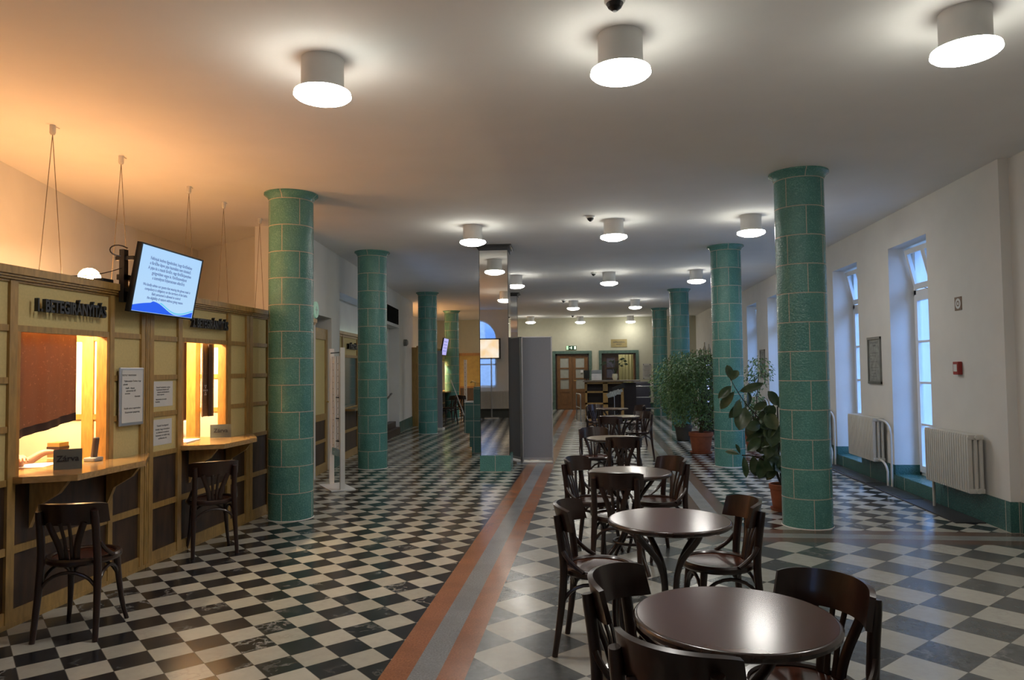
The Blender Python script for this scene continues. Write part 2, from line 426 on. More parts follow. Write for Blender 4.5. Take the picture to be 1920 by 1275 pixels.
def leaf(o, x0, x1, yy, m, pane, lz0=0.78):
    b = B(); wd = x1-x0; st = 0.13
    b.box(x0, x0+st, yy, yy+0.05, 0.01, 2.07).box(x1-st, x1, yy, yy+0.05, 0.01, 2.07)
    b.box(x0+st, x1-st, yy, yy+0.05, 1.96, 2.07).box(x0+st, x1-st, yy, yy+0.05, 0.01, 0.14).box(x0+st, x1-st, yy, yy+0.05, 0.66, lz0)
    ph = (1.96-lz0)/3
    for k in (1, 2): b.box(x0+st, x1-st, yy, yy+0.05, lz0+ph*k-0.025, lz0+ph*k+0.025)
    b.box(x0+st, x1-st, yy+0.015, yy+0.03, 0.14, 0.66); b.box(x0+st+0.06, x1-st-0.06, yy+0.004, yy+0.03, 0.20, 0.60)
    l = b.build('door_leaf', m, parent=o)
    B().box(x0+st, x1-st, yy+0.02, yy+0.028, lz0, 1.96).build('glass_panel', pane, parent=l)
    return l
d1 = B().box(DL[0], DL[0]+0.05, YE+0.03, YE+0.14, 0, DZ).box(DL[1]-0.05, DL[1], YE+0.03, YE+0.14, 0, DZ).box(DL[0], DL[1], YE+0.03, YE+0.14, 2.07, DZ).build('door_1', DOORD, kind='structure')
m_ = (DL[0]+DL[1])/2
l1 = leaf(d1, DL[0]+0.05, m_-0.004, YE+0.06, DOORW, FROST); l2 = leaf(d1, m_+0.004, DL[1]-0.05, YE+0.06, DOORW, FROST)
B().tube([(m_+0.06, YE+0.06, 1.10), (m_+0.06, YE+0.01, 1.10), (m_+0.17, YE+0.01, 1.10)], 0.012, 8).build('door_handle', BRASS, parent=l2)
B().box(m_+0.32, m_+0.41, YE+0.052, YE+0.058, 1.40, 1.50).build('notice', PAPER, parent=l2)
d2 = B().box(DR[0], DR[0]+0.05, YE+0.03, YE+0.14, 0, DZ).box(DR[1]-0.05, DR[1], YE+0.03, YE+0.14, 0, DZ).box(DR[0], DR[1], YE+0.03, YE+0.14, 2.07, DZ).build('door_2', DOORD, kind='structure')
m_ = (DR[0]+DR[1])/2
leaf(d2, DR[0]+0.05, m_-0.004, YE+0.06, DOORD, mat('dark_door_glass', (0.10, 0.10, 0.13), 0.1))
ol = leaf(d2, 0, 0.58, 0, DOORW, FROST); Mo = Matrix.Translation((DR[1]-0.05, YE+0.10, 0)) @ Matrix.Rotation(math.radians(80), 4, 'Z')
ol.data.transform(Mo)
for ch in ol.children: ch.data.transform(Mo)
# small lit room seen through the open leaf
LIT = mat('cream_corridor_paint', (0.72, 0.70, 0.50), 0.8, var=0.03)
struct('wall_corridor', B().box(-0.2, 2.6, YE+3.4, YE+3.5, 0, 2.8).box(-0.3, -0.2, YE+0.3, YE+3.5, 0, 2.8).box(2.6, 2.7, YE+0.3, YE+3.5, 0, 2.8).box(-0.3, 2.7, YE+0.3, YE+3.5, 2.8, 2.9).box(-1.7, -0.3, YE+0.3, YE+0.4, -0.06, 2.5), LIT)  # last box is added behind the closed door to block sky light
struct('floor_corridor', B().box(-1.7, 2.7, YE, YE+3.5, -0.06, 0.0), GSTONE)
cl = thing('corridor_lamp', 'white round lamp on the corridor ceiling behind the open far door', 'ceiling light', (1.0, YE+1.2, 2.79))
B().lathe([(0, -0.10), (0.15, -0.08), (0.18, -0.03), (0.18, 0)], 24).build('diffuser', emit('corridor_glow', (1.0, 0.93, 0.70), 16), parent=cl)
q = N('door_curtain'); q.b.inputs['Base Color'].default_value = (0.75, 0.72, 0.48, 1); q.b.inputs['Roughness'].default_value = 0.9
def drape(x0, x1, yy, z0, z1, folds=7, amp=0.03):
    return B().grid(lambda u, v: (x0+(x1-x0)*u, yy+amp*math.sin(u*folds*2*PI)*(0.6+0.4*v), z0+(z1-z0)*(1-v)), folds*8, 6, 0.004)
drape(0.85, 1.75, YE+1.6, 0.15, 2.6).build('curtain', q.m, smooth=True, label='cream curtain hanging in the lit room behind the open far door', cat='curtain')

# left wall: line from (-4.05,10.07) drifting outwards
LD = Vector((-0.1065, 0.9943, 0)); LN = Vector((0.9943, 0.1065, 0)); LP = Vector((-4.05, 10.07, 0))
LM = Matrix.Identity(4)
for i in range(3): LM[i][0] = LN[i]; LM[i][1] = LD[i]; LM[i][3] = LP[i]
LRZ = math.atan2(LN.y, LN.x)
# in the left frame: local x = into the hall, local y = along the wall from LP
b = B()
b.box(-0.5, 0, -1.05, 0.02, 0, H).box(-0.5, 0, 0.02, 0.93, 2.40, H).box(-0.5, 0, 0.93, 1.45, 0, H)
b.box(-0.5, 0, 1.45, 4.90, 2.88, H).box(-0.5, 0, 4.90, 5.2, 0, H).box(-0.5, 0, 5.2, 7.45, 2.62, H).box(-0.5, 0, 7.45, 9.85, 0, H)
b.box(-0.5, -0.42, 0.02, 0.93, 0, 2.40).box(-0.5, -0.30, 1.45, 4.90, 2.25, 2.88).box(-0.5, -0.25, 5.2, 7.45, 0, 2.62)
struct('wall_left', b.xf(LM), PLASTER)
struct('baseboard_left', B().box(0.0, 0.012, 0.93, 1.45, 0, 0.28).box(0, 0.012, 7.45, 9.85, 0, 0.28).xf(LM), GREEN_FLAT)
# walls behind the booths
def wallseg(pts, name, th=0.15, m=None):
    b = B()
    for (x0, y0), (x1, y1) in zip(pts, pts[1:]):
        d = Vector((x1-x0, y1-y0)); n = Vector((-d.y, d.x)).normalized()*th
        b.prism([(x0, y0), (x1, y1), (x1+n.x, y1+n.y), (x0+n.x, y0+n.y)], 0, H)
    return struct(name, b, m or PLASTER)
WARMP = mat('rear_plaster', (0.74, 0.72, 0.67), 0.85, var=0.03, vscale=3, bump=0.1, bscale=35)
wallseg([(-4.9, -1.3), (-4.9, 4.4), (-6.0, 8.4), (-6.18, 10.6), (-3.94, 9.02)], 'wall_behind_booths', m=WARMP)
wallseg([(-6.4, 19.9), (-6.4, YE)], 'wall_left_rear')
wallseg([(-6.5, 19.75), (-5.25, 19.75)], 'wall_left_return', 0.12)
# wall behind the camera with the arched window the mirrored pillar shows
CX, RA = -2.80, 0.62
b = B(); YB = -1.25
b.box(-5, CX-RA, YB-0.35, YB, 0, H).box(CX+RA, 4.3, YB-0.35, YB, 0, H).box(CX-RA, CX+RA, YB-0.35, YB, 0, 0.98)
n = 24; zs = 2.55
arch = [(CX+RA*math.cos(PI*k/n), zs+RA*math.sin(PI*k/n)) for k in range(n+1)]
for (xa, za), (xb, zb) in zip(arch, arch[1:]):
    vs = []
    for yy in (YB, YB-0.35): vs.append([b.bm.verts.new(p) for p in ((xa, yy, za), (xb, yy, zb), (xb, yy, H), (xa, yy, H))])
    f, g = vs
    b.bm.faces.new(f); b.bm.faces.new(g[::-1])
    for k in range(4): b.bm.faces.new((f[k], g[k], g[(k+1) % 4], f[(k+1) % 4]))
struct('wall_behind', b, PLASTER)
o = B().tube([(x, YB-0.25, z) for x, z in arch], 0.03, 6).box(CX-RA, CX-RA+0.05, YB-0.28, YB-0.22, 0.98, zs).box(CX+RA-0.05, CX+RA, YB-0.28, YB-0.22, 0.98, zs).box(CX-RA, CX+RA, YB-0.28, YB-0.22, 0.98, 1.04).box(CX-RA, CX+RA, YB-0.28, YB-0.22, 2.5, 2.56).box(CX-0.03, CX+0.03, YB-0.28, YB-0.22, 1.0, 2.5).box(CX-RA, CX+RA, YB-0.28, YB-0.22, 1.7, 1.74).build('window_7', WHITE_W, kind='structure')
struct('baseboard_behind', B().box(-3.5, 3.88, YB, YB+0.015, 0, 0.30), mat('dark_grey_skirting', (0.05, 0.055, 0.05), 0.5))

# outside: yard and the pale building across it
struct('ground_outside', B().box(4.36, 16, -3, 32, -0.5, -0.4), mat('yard_paving', (0.25, 0.25, 0.24), 0.9))
ob = thing('building', 'pale cream building across the yard seen through the windows', 'building', (13.0, 14, -0.4))
b = B().box(0, 1.0, -16, 16, 0, 5.5).box(-0.08, 0, -16, 16, 0, 0.9)
b.build('facade', mat('cream_render', (0.36, 0.29, 0.15), 0.9), parent=ob)
for k in range(4): B().box(-0.03, 0.02, -9+k*5, -7.8+k*5, 1.8, 3.6).build('house_window', mat('blue_grey_pane', (0.14, 0.18, 0.25), 0.1), parent=ob)

ob2 = thing('building', 'grey building added to block bright sky outside the arched window behind the viewer', 'building', (-3, -8, -0.4))  # added facade, keeps the arched window from showing bright sky
B().box(-9, 9, -1.0, 0, 0, 13).build('facade', mat('grey_render', (0.26, 0.26, 0.27), 0.9), parent=ob2)
for k in range(4): B().box(-6.0+k*3, -4.8+k*3, -0.02, 0.03, 3.0, 4.8).build('house_window', MATS['blue_grey_pane'], parent=ob2)
struct('ground_behind', B().box(-12, 6, -8, -1.6, -0.5, -0.4), MATS['yard_paving'])
# ------------------------------------------------------------------ tiled columns
COLS = [(-3.2565, 7.426, 'nearest green tiled column on the left, standing in front of the ticket booths'),
        (-3.565, 11.27, 'second green tiled column on the left, just behind the white display stand'),
        (-4.109, 17.458, 'third green tiled column on the left, with the small grey board edge beside it'),
        (-4.62, 23.04, 'farthest green tiled column on the left, lit yellowish by the far booth'),
        (2.059, 7.391, 'nearest green tiled column on the right, in front of the large-leaved rubber plant'),
        (2.110, 11.715, 'second green tiled column on the right, blue-lit, between rubber plant and bushy fig'),
        (2.104, 18.01, 'third green tiled column on the right, rising behind the bushy fig tree'),
        (2.127, 23.65, 'farthest green tiled column on the right, beside the steel railings')]
RC = 0.2345
t0 = None
for x, y, lb in COLS:
    if t0 is None:
        t0 = thing('tiled_column', lb, 'column', (x, y, 0), 0, 'green tiled columns in two rows')
        B().lathe([(RC, 0.0), (RC, 3.405)], 64, cap0=True).build('shaft', GREEN, parent=t0, smooth=True)
        B().lathe([(RC, 3.405), (RC+0.006, 3.42), (RC+0.018, 3.445), (RC+0.042, 3.465), (RC+0.050, 3.470), (RC+0.050, 3.486)], 64, cap1=True).build('capital', GREEN, parent=t0, smooth=True)
        B().lathe([(RC+0.008, 0.0), (RC+0.002, 0.006)], 64).build('grout_ring', PLASTER, parent=t0)
    else: dup(t0, (x, y, 0), 0, lb)

# ------------------------------------------------------------------ mirrored pillar with green plinth
ph = math.radians(2.3)
pil = thing('mirrored_pillar', 'square pillar clad in mirror steel on a low green tiled plinth', 'pillar', (-1.525, 10.9, 0), ph)
B().box(-0.235, 0.235, 0.0, 0.50, 0, 0.245).build('plinth', glazed('plinth_green_tile', 0.30, False, 0.6, 0.2), parent=pil)
B().box(-0.222, 0.222, 0.02, 0.48, 0.245, 3.40).build('mirror_cladding', MIRROR, parent=pil)
b = B()
for sx in (-1, 1):
    b.box(sx*0.222-0.004, sx*0.222+0.004, 0.014, 0.022, 0.245, 3.40)
b.build('edge_strip', DARKM, parent=pil)
b = B()
for k, (e0, e1, z0, z1) in enumerate(((0, 0.004, 3.40, 3.455), (0.02, 0.025, 3.455, 3.470), (0.05, 0.055, 3.470, 3.487))):
    b.box(-0.222-e1, 0.222+e1, 0.02-e1, 0.48+e1, z0, z1)
b.build('top_collar', DARKM, parent=pil)
dup(pil, (-2.13, 17.9, 0), ph, 'second mirrored pillar farther back, mostly hidden by the first one')

# inverted stepped tile fountain behind the pillar
ft = thing('tiled_fountain', 'grey-green tiled stepped block standing left behind the mirrored pillar', 'fountain', (-2.26, 13.3, 0))
b = B().box(-0.04, 0.35, 0, 0.45, 0, 0.115).box(-0.08, 0.35, 0, 0.45, 0.115, 0.37).box(-0.18, 0.35, 0, 0.45, 0.37, 0.64).box(-0.18, 0.35, 0, 0.45, 0.645, 0.94).box(0.0, 0.35, 0, 0.45, 0.94, 1.23)
b.build('stepped_body', GREEN_STACK, parent=ft)
B().box(-0.18, 0.0, 0, 0.45, 0.94, 0.955).build('basin_ledge', WHITE, parent=ft)
B().tube([(0.02, 0.10, 1.23), (0.02, 0.10, 1.32), (-0.04, 0.10, 1.34), (-0.07, 0.10, 1.31)], 0.014, 8).build('tap', BRASS, parent=ft)

# ------------------------------------------------------------------ grey folding display boards
bd = thing('display_board', 'tall grey felt two-leaf display board standing right of the mirrored pillar', 'display board', (-1.21, 11.95, 0))
def boardleaf(p, q, m):
    d = Vector((q[0]-p[0], q[1]-p[1], 0)); L = d.length; M = Matrix.Translation((p[0], p[1], 0)) @ Matrix.Rotation(math.atan2(d.y, d.x), 4, 'Z')
    l = B().box(0.015, L-0.015, -0.012, 0.012, 0.09, 2.09).xf(M).build('felt_panel', m, parent=bd)
    B().box(0, 0.018, -0.016, 0.016, 0.0, 2.10).box(L-0.018, L, -0.016, 0.016, 0.0, 2.10).box(0, L, -0.016, 0.016, 2.085, 2.10).box(0, L, -0.02, 0.02, 0.05, 0.09).xf(M).build('aluminium_frame', ALU, parent=l)
    B().box(0.0, L, -0.10, 0.10, 0.0, 0.02).xf(M).build('foot_bar', ALU, parent=l)
boardleaf((0, 0), (0.51, 0.02), GREYF); boardleaf((-0.34, 0.5), (-0.012, 0.012), GREYF_D)
bd2 = thing('display_board', 'narrow grey board seen edge-on beside the third left column', 'display board', (-4.02, 18.45, 0))
B().box(-0.08, 0.06, -0.02, 0.02, 0.05, 2.06).build('felt_panel', GREYF_D, parent=bd2)
B().box(-0.08, 0.09, -0.15, 0.15, 0.0, 0.05).build('foot_bar', WHITE, parent=bd2)

# ------------------------------------------------------------------ ceiling lamps
GLOW = emit('lamp_diffuser_glow', (1.0, 0.96, 0.90), LAMP_E); GLOWU = emit('lamp_collar_glow', (1.0, 0.98, 0.86), LAMP_UP)
LAMPS = [(-1.573, 4.026, 'white drum ceiling lamp, left one of the front row'), (0.17, 3.953, 'white drum ceiling lamp, middle one of the front row'), (1.957, 3.934, 'white drum ceiling lamp at the upper right corner of the photo'),
         (-1.526, 9.03, 'white drum ceiling lamp hanging just left in front of the mirrored pillar'), (0.266, 8.98, 'middle drum lamp of the second row, right of the first small detector'), (1.93, 8.98, 'right drum lamp of the second row, near the nearest right column'),
         (-1.51, 14.0, 'left drum lamp of the third row, right behind the mirrored pillar'), (0.307, 13.9, 'middle drum lamp of the third row'), (1.956, 13.9, 'right drum lamp of the third row, above the bushy fig'),
         (-0.544, 19.55, 'left drum lamp of the fourth row'), (1.124, 19.6, 'right drum lamp of the fourth row'),
         (-2.198, 25.04, 'leftmost drum lamp of the last row, above the grey board'), (-0.473, 25.5, 'middle drum lamp of the last row, above the far exit sign'), (1.299, 25.7, 'rightmost drum lamp of the last row, above the brass plaque')]
l0 = None
for x, y, lb in LAMPS:
    if l0 is None:
        l0 = thing('ceiling_lamp', lb, 'ceiling light', (x*1.044, y*1.044, H), 0, 'drum lamps in rows under the ceiling')
        B().lathe([(0.129, 0), (0.129, -0.205)], 48, cap0=True, cap1=True).build('drum_housing', WHITE, parent=l0, smooth=True)
        B().lathe([(0.174, -0.228), (0.160, -0.240), (0.10, -0.262), (0, -0.270)], 48).build('diffuser', GLOW, parent=l0, smooth=True)
        B().lathe([(0.130, -0.203), (0.152, -0.204), (0.170, -0.208)], 48).build('flange', WHITE, parent=l0, smooth=True)
        B().lathe([(0.170, -0.208), (0.174, -0.228)], 48).build('glowing_collar', GLOWU, parent=l0, smooth=True)
    else: dup(l0, (x*1.044, y*1.044, H), 0, lb)
DET = [(-0.02, 9.06, 'small smoke detector between the second-row lamps'), (0.015, 14.46, 'small smoke detector in front of the third-row middle lamp'),
       (-0.83, 20.2, 'small smoke detector left of the fourth-row left lamp'), (-0.75, 26.0, 'small smoke detector near the far wall'), (0.135, 3.70, 'spiky metal detector at the top edge of the photo')]
s0 = None
for x, y, lb in DET:
    if s0 is None:
        s0 = thing('smoke_detector', lb, 'smoke detector', (x, y, H), 0, 'ceiling smoke detectors')
        B().lathe([(0.055, 0), (0.055, -0.02), (0.045, -0.03)], 24, cap1=True).build('base', WHITE, parent=s0)
        B().lathe([(0.045, -0.03), (0.035, -0.05), (0.012, -0.07), (0, -0.072)], 24).build('sensor_head', DARKM, parent=s0)
    else: dup(s0, (x, y, H), 0, lb)

# ------------------------------------------------------------------ bentwood chairs and bistro tables
def make_chair(label, loc, rz, group=None):
    t = thing('bentwood_chair', label, 'chair', loc, rz, group)
    B().lathe([(0.150, 0.424), (0.196, 0.426), (0.207, 0.438), (0.207, 0.456), (0.197, 0.467), (0.176, 0.466), (0.168, 0.458)], 40, cap0=True).build('seat_rim', BENT, parent=t, smooth=True)
    B().lathe([(0.172, 0.455), (0.12, 0.449), (0.0, 0.446)], 40).build('seat', BENT_SEAT, parent=t, smooth=True)
    for s in (-1, 1):
        pts = bez((s*0.176, -0.222, 0), (s*0.170, -0.190, 0.20), (s*0.163, -0.170, 0.34), (s*0.160, -0.170, 0.46), 8) + bez((s*0.158, -0.172, 0.51), (s*0.157, -0.180, 0.60), (s*0.157, -0.192, 0.68), (s*0.157, -0.206, 0.757), 5)
        B().tube(pts, [0.016, 0.017, 0.018, 0.019, 0.020] + [0.022]*(len(pts)-6) + [0.019], 12).build('leg', BENT, parent=t, smooth=True)
        fp = bez((s*0.135, 0.120, 0.435), (s*0.145, 0.135, 0.28), (s*0.150, 0.145, 0.12), (s*0.178, 0.178, 0.0), 8)
        B().tube(fp, [0.021, 0.0205, 0.0195, 0.018, 0.017, 0.0155, 0.0145, 0.0135, 0.013], 10).build('leg', BENT, parent=t, smooth=True)
        hb = bez((s*0.172, -0.170, 0.565), (s*0.185, -0.150, 0.53), (s*0.185, -0.12, 0.50), (s*0.198, -0.055, 0.462), 8)
        B().tube(hb, 0.0125, 8).build('hip_brace', BENT, parent=t, smooth=True)
    def plank(u, v):
        a = (u-0.5)*2; rr = 0.232; th = a*1.05; e = 1-0.16*abs(a)**6
        z = 0.730 + (v-0.5)*0.128*e + 0.008*(1-a*a)
        return (rr*math.sin(th), -0.240+0.03*(0.5-v) + rr*(1-math.cos(th)), z)
    B().grid(plank, 22, 6, 0.020).build('backrest', BENT, parent=t, smooth=True)
    for s in (-0.014, 0.014):
        B().tube([(s, -0.165, 0.455), (s*1.3, -0.190, 0.58), (s*1.8, -0.228, 0.69)], 0.0115, 8, flat=(0.55, 1.0)).build('back_slat', BENT, parent=t, smooth=True)
    for s in (-1, 1):
        B().tube(bez((s*0.040, -0.165, 0.455), (s*0.045, -0.185, 0.56), (s*0.070, -0.205, 0.60), (s*0.100, -0.210, 0.69), 7), 0.020, 8, flat=(0.45, 1.0)).build('back_slat', BENT, parent=t, smooth=True)
    b = B()
    for pa, pb in (((-0.142, 0.135), (0.142, 0.135)), ((0.142, 0.135), (0.165, -0.178)), ((-0.142, 0.135), (-0.165, -0.178)), ((-0.165, -0.178), (0.165, -0.178))):
        mx, my = (pa[0]+pb[0])/2, (pa[1]+pb[1])/2
        b.tube(bez((*pa, 0.27), (pa[0]*0.8+mx*0.2, pa[1]*0.8+my*0.2, 0.43), (pb[0]*0.8+mx*0.2, pb[1]*0.8+my*0.2, 0.43), (*pb, 0.27), 10), 0.0105, 8)
    b.build('stretcher_hoops', BENT, parent=t, smooth=True)
    return t
def face_to(px, py, tx, ty):    # rotation that turns local +y from (px,py) towards (tx,ty)
    return math.atan2(ty-py, tx-px) - PI/2
T = [(0.440, 2.43), (0.385, 3.93), (0.260, 5.70), (0.22, 8.45), (0.43, 12.25), (0.34, 14.6)]
GC = 'dark bentwood cafe chairs around the round tables'
CH = [ # x, y, look-at, label
    (0.290, 2.205, 0.44, 2.43, 'dark bentwood chair at the bottom edge, its back to the camera, at the nearest table'),
    (0.215, 2.66, 0.55, 2.50, 'dark bentwood chair tucked under the left rear side of the nearest table'),
    (0.690, 2.62, 0.44, 2.43, 'dark bentwood chair right of the nearest round table, its seat showing at the bottom edge'),
    (0.010, 4.09, 0.385, 4.03, 'bentwood chair left of the second table, seen from the side with its seat showing'),
    (0.680, 4.25, 0.385, 4.20, 'bentwood chair right of the second table, facing left with its curved back lit'),
    (0.170, 5.50, 0.24, 5.9, 'bentwood chair with its back to the camera in front of the third table'),
    (-0.020, 6.12, 0.26, 6.0, 'bentwood chair left of the third table'),
    (0.500, 6.13, 0.26, 6.0, 'bentwood chair right of the third table, beside the grey floor strip'),
    (0.020, 9.10, 0.22, 8.45, 'bentwood chair at the far left of the fourth table, facing the camera side'),
    (0.310, 8.25, 0.30, 8.8, 'bentwood chair with its back to the camera at the right of the fourth table'),
    (0.260, 11.65, 0.40, 12.3, 'chair with its back to the camera at the fifth table'),
    (0.72, 12.55, 0.43, 12.25, 'small distant chair right of the fifth table'),
    (0.07, 15.0, 0.34, 14.6, 'far chair left of the last round table, below the reception desk'),
    (0.76, 14.75, 0.34, 14.6, 'far chair right of the last round table')]
c0 = None
for x, y, tx, ty, lb in CH:
    rz = face_to(x, y, tx, ty)
    if c0 is None: c0 = make_chair(lb, (x, y, 0), rz, GC)
    else: dup(c0, (x, y, 0), rz, lb)
dup(c0, (-3.13, 4.12, 0), face_to(-3.10, 3.93, -3.175, 4.32), 'dark bentwood chair at the first ticket window, nearest on the left', 'dark bentwood chairs by the ticket windows')
dup(c0, (-3.36, 6.00, 0), face_to(-3.23, 5.84, -3.47, 6.15), 'dark bentwood chair at the second ticket window below the notices', 'dark bentwood chairs by the ticket windows')
dup(c0, (-4.25, 20.6, 0), 2.2, 'distant dark chair left of the others by the far booth', 'distant chairs by the far booth')
dup(c0, (-3.95, 21.3, 0), -0.4, 'distant dark chair right of the others by the far booth, beside the leaning white stick', 'distant chairs by the far booth')
TL = ['nearest round brown table, at the bottom edge of the photo', 'second round brown table with a lamp glare on its right side', 'third round brown table, half behind a chair back', 'fourth round table, a thin dark ellipse among chairs', 'fifth round table, far down the aisle', 'last round table before the reception desk']
tb0 = None
for (x, y), lb in zip(T, TL):
    if tb0 is None:
        tb0 = thing('round_table', lb, 'table', (x, y, 0), 0.3, 'round brown bistro tables in a line')
        B().lathe([(0.0, 0.744), (0.312, 0.744), (0.312, 0.7515), (0.0, 0.7515)], 72).build('tabletop', TOP_M, parent=tb0, smooth=True)
        B().lathe([(0.0, 0.722), (0.312, 0.722), (0.324, 0.730), (0.326, 0.742), (0.322, 0.748), (0.318, 0.7505), (0.3125, 0.7512), (0.3125, 0.744)], 72).build('table_edge', TOP_EDGE, parent=tb0, smooth=True)
        for k in range(4):
            a = k*PI/2; c, s = math.cos(a), math.sin(a)
            p = bez((0.235, 0, 0.718), (0.19, 0, 0.62), (0.05, 0, 0.58), (0.042, 0, 0.40), 7) + bez((0.042, 0, 0.36), (0.05, 0, 0.20), (0.20, 0, 0.16), (0.275, 0, 0.012), 8)
            B().tube([(c*v.x, s*v.x, v.z) for v in p], [0.016]*8 + [0.0165]*6 + [0.015]*3, 10).build('leg', BENT, parent=tb0, smooth=True)
        B().tube([(0.13*math.cos(2*PI*k/24), 0.13*math.sin(2*PI*k/24), 0.215) for k in range(24)], 0.011, 8, closed=True).build('ring_brace', BENT, parent=tb0, smooth=True)
        B().lathe([(0.05, 0.715), (0.05, 0.722)], 20, cap0=True).box(-0.24, 0.24, -0.02, 0.02, 0.703, 0.722).box(-0.02, 0.02, -0.24, 0.24, 0.703, 0.722).build('top_bearer', BENT, parent=tb0)
    else: dup(tb0, (x, y, 0), 0.3+rnd.random(), lb)

# ------------------------------------------------------------------ ticket booths
XB = -3.6
RAILS = [(0.872, 0.912), (1.200, 1.240), (1.505, 1.545), (1.832, 1.872)]
def booth(label, y0, y1, stiles, win, group, loc_y, x=XB, lower_stiles=None, counter=True, M=None):
    """panelled booth front; stiles = list of (ya, yb); win = (ya, yb) opening or None"""
    t = thing('ticket_booth', label, 'ticket booth', (x, loc_y, 0), 0, group)
    F = 0.0; D = -0.05
    b = B(); o = loc_y
    b.box(D, F, y0-o, y1-o, 2.14, 2.17).box(D, F, y0-o, y1-o, 0.03, 0.105).box(D-0.02, F+0.004, y0-o, y1-o, 0.0, 0.03)
    for a, c in stiles:
        b.box(D, F+0.006, a-o, c-o, 0.03, 2.15)
    segs = []; edges = sorted(stiles)
    for (a, c), (d, e) in zip(edges, edges[1:]):
        if d-c > 0.05: segs.append((c, d))
    for p, q in segs:
        inwin = win and p >= win[0]-0.01 and q <= win[1]+0.01
        for z0, z1 in RAILS:
            if inwin and (z0 in (1.200, 1.505)): continue
            b.box(D, F, p-o, q-o, z0, z1)
        b.box(D, F, p-o, q-o, 0.448, 0.495)
    b.build('oak_frame', OAK, parent=t)
    b = B(); b2 = B()
    for p, q in segs:
        inwin = win and p >= win[0]-0.01 and q <= win[1]+0.01
        zz = [(1.872, 2.14)] + ([] if inwin else [(1.545, 1.832), (1.24, 1.505), (0.912, 1.20)])
        for z0, z1 in zz: b.box(D+0.018, F-0.014, p-o, q-o, z0, z1)
        for z0, z1 in ((0.105, 0.448), (0.495, 0.872)): b2.box(D+0.018, F-0.014, p-o, q-o, z0, z1)
    b.build('cream_panels', CREAM, parent=t); b2.build('dark_panels', DARKP, parent=t)
    B().box(D-0.03, F+0.035, y0-o, y1-o, 2.17, 2.185).box(D-0.03, F+0.05, y0-o, y1-o, 2.185, 2.235).box(D-0.03, F+0.02, y0-o, y1-o, 2.155, 2.17).build('cornice', OAK, parent=t)
    if win:
        for ya_ in (win[0]-o, win[1]-o-0.03): B().box(D-0.03, F+0.002, ya_, ya_+0.03, 0.912, 1.832).build('window_lining', wood('orange_oak', (0.45, 0.22, 0.05), 0.4), parent=t)
        a, c = win
        B().prism([(-0.75, a-o-0.02), (0.07, a-o-0.02), (0.34, a-o+0.11), (0.34, c-o-0.06+0.0), (0.07, c-o+0.40), (0.03, c-o+0.40), (0.03, c-o+0.0), (-0.75, c-o)], 0.885, 0.925).build('counter_shelf', OAK_TOP, parent=t)
        for ya_ in (a-o+0.12, c-o-0.02):
            b = B(); pr_ = [(0.0, 0.885), (0.27, 0.885), (0.20, 0.80), (0.06, 0.72), (0.0, 0.58)]
            l_ = [b.bm.verts.new((px_, ya_, pz_)) for px_, pz_ in pr_]; r_ = [b.bm.verts.new((px_, ya_+0.03, pz_)) for px_, pz_ in pr_]
            b.bm.faces.new(l_); b.bm.faces.new(r_[::-1])
            for k in range(5): b.bm.faces.new((l_[k], r_[k], r_[(k+1) % 5], l_[(k+1) % 5]))
            b.build('shelf_bracket', OAK, parent=t)
    return t
bt1 = booth('oak and cream panelled ticket booth with open window, nearest on the left', -1.2, 5.43,
    [(-1.2, -1.14), (0.4, 0.46), (1.4, 1.46), (2.6, 2.66), (3.6, 3.66), (4.051, 4.112), (4.978, 5.026), (5.354, 5.402), (5.412, 5.43)], (4.112, 4.978), 'panelled ticket booths along the left wall', 4.5)
bt2 = booth('oak and cream ticket booth with the second window and two paper notices', 5.435, 7.165,
    [(5.435, 5.455), (5.462, 5.517), (5.865, 5.926), (6.712, 6.775), (7.095, 7.16)], (5.926, 6.712), 'panelled ticket booths along the left wall', 6.3)
bt3 = booth('plain end booth partition of cream panels behind the nearest left column', 7.17, 8.9,
    [(7.17, 7.235), (7.585, 7.64), (8.2, 8.26), (8.84, 8.9)], None, 'panelled ticket booths along the left wall', 8.0)
text('lettering', '1. BETEGIRÁNYÍTÁS', 0.115, SIGNB, bt1, facing((1, 0, 0), (0.034, 4.545-4.5, 2.005)), 0.014, 0.0035, xs=0.66)
text('lettering', '2. BETEGIRÁNYÍTÁS', 0.115, SIGNB, bt2, facing((1, 0, 0), (0.034, 6.33-6.3, 2.005)), 0.014, 0.0035, xs=0.62)

# partitions and inner walls of the booths
def partition(name, label, y, x0, x1, rails, ms=CREAM_IN, post=None):
    t = thing(name, label, 'partition', (x0, y, 0), 0)
    b = B().box(0, x1-x0, -0.02, 0.02, 2.10, 2.16).box(x1-x0-0.05, x1-x0, -0.02, 0.02, 0, 2.16).box(0, 0.06, -0.02, 0.02, 0, 2.16)
    for z in rails: b.box(0.06, x1-x0-0.05, -0.02, 0.02, z-0.022, z+0.022)
    if post: b.box(post-x0-0.05, post-x0+0.05, -0.025, 0.025, 0, 2.1)
    b.build('oak_frame', wood('warm_oak', (0.46, 0.25, 0.06), 0.4), parent=t)
    B().box(0.0, x1-x0-0.0, -0.008, 0.008, 0.02, 2.10).build('cream_infill', ms, parent=t)
    return t
partition('booth_partition', 'cream and oak partition wall inside, seen through the first ticket window', 5.432, -5.15, -3.66, (0.5, 1.21, 1.85), post=-4.1)
partition('booth_partition', 'cream and oak partition wall inside, seen through the second ticket window', 7.168, -4.24, -3.66, (0.5, 1.17, 1.52, 1.85))
pt = thing('booth_post', 'yellow oak upright standing inside the second ticket window', 'post', (-4.185, 7.10, 0))
B().box(-0.05, 0.05, -0.04, 0.04, 0, 2.2).build('upright', MATS['warm_oak'], parent=pt)
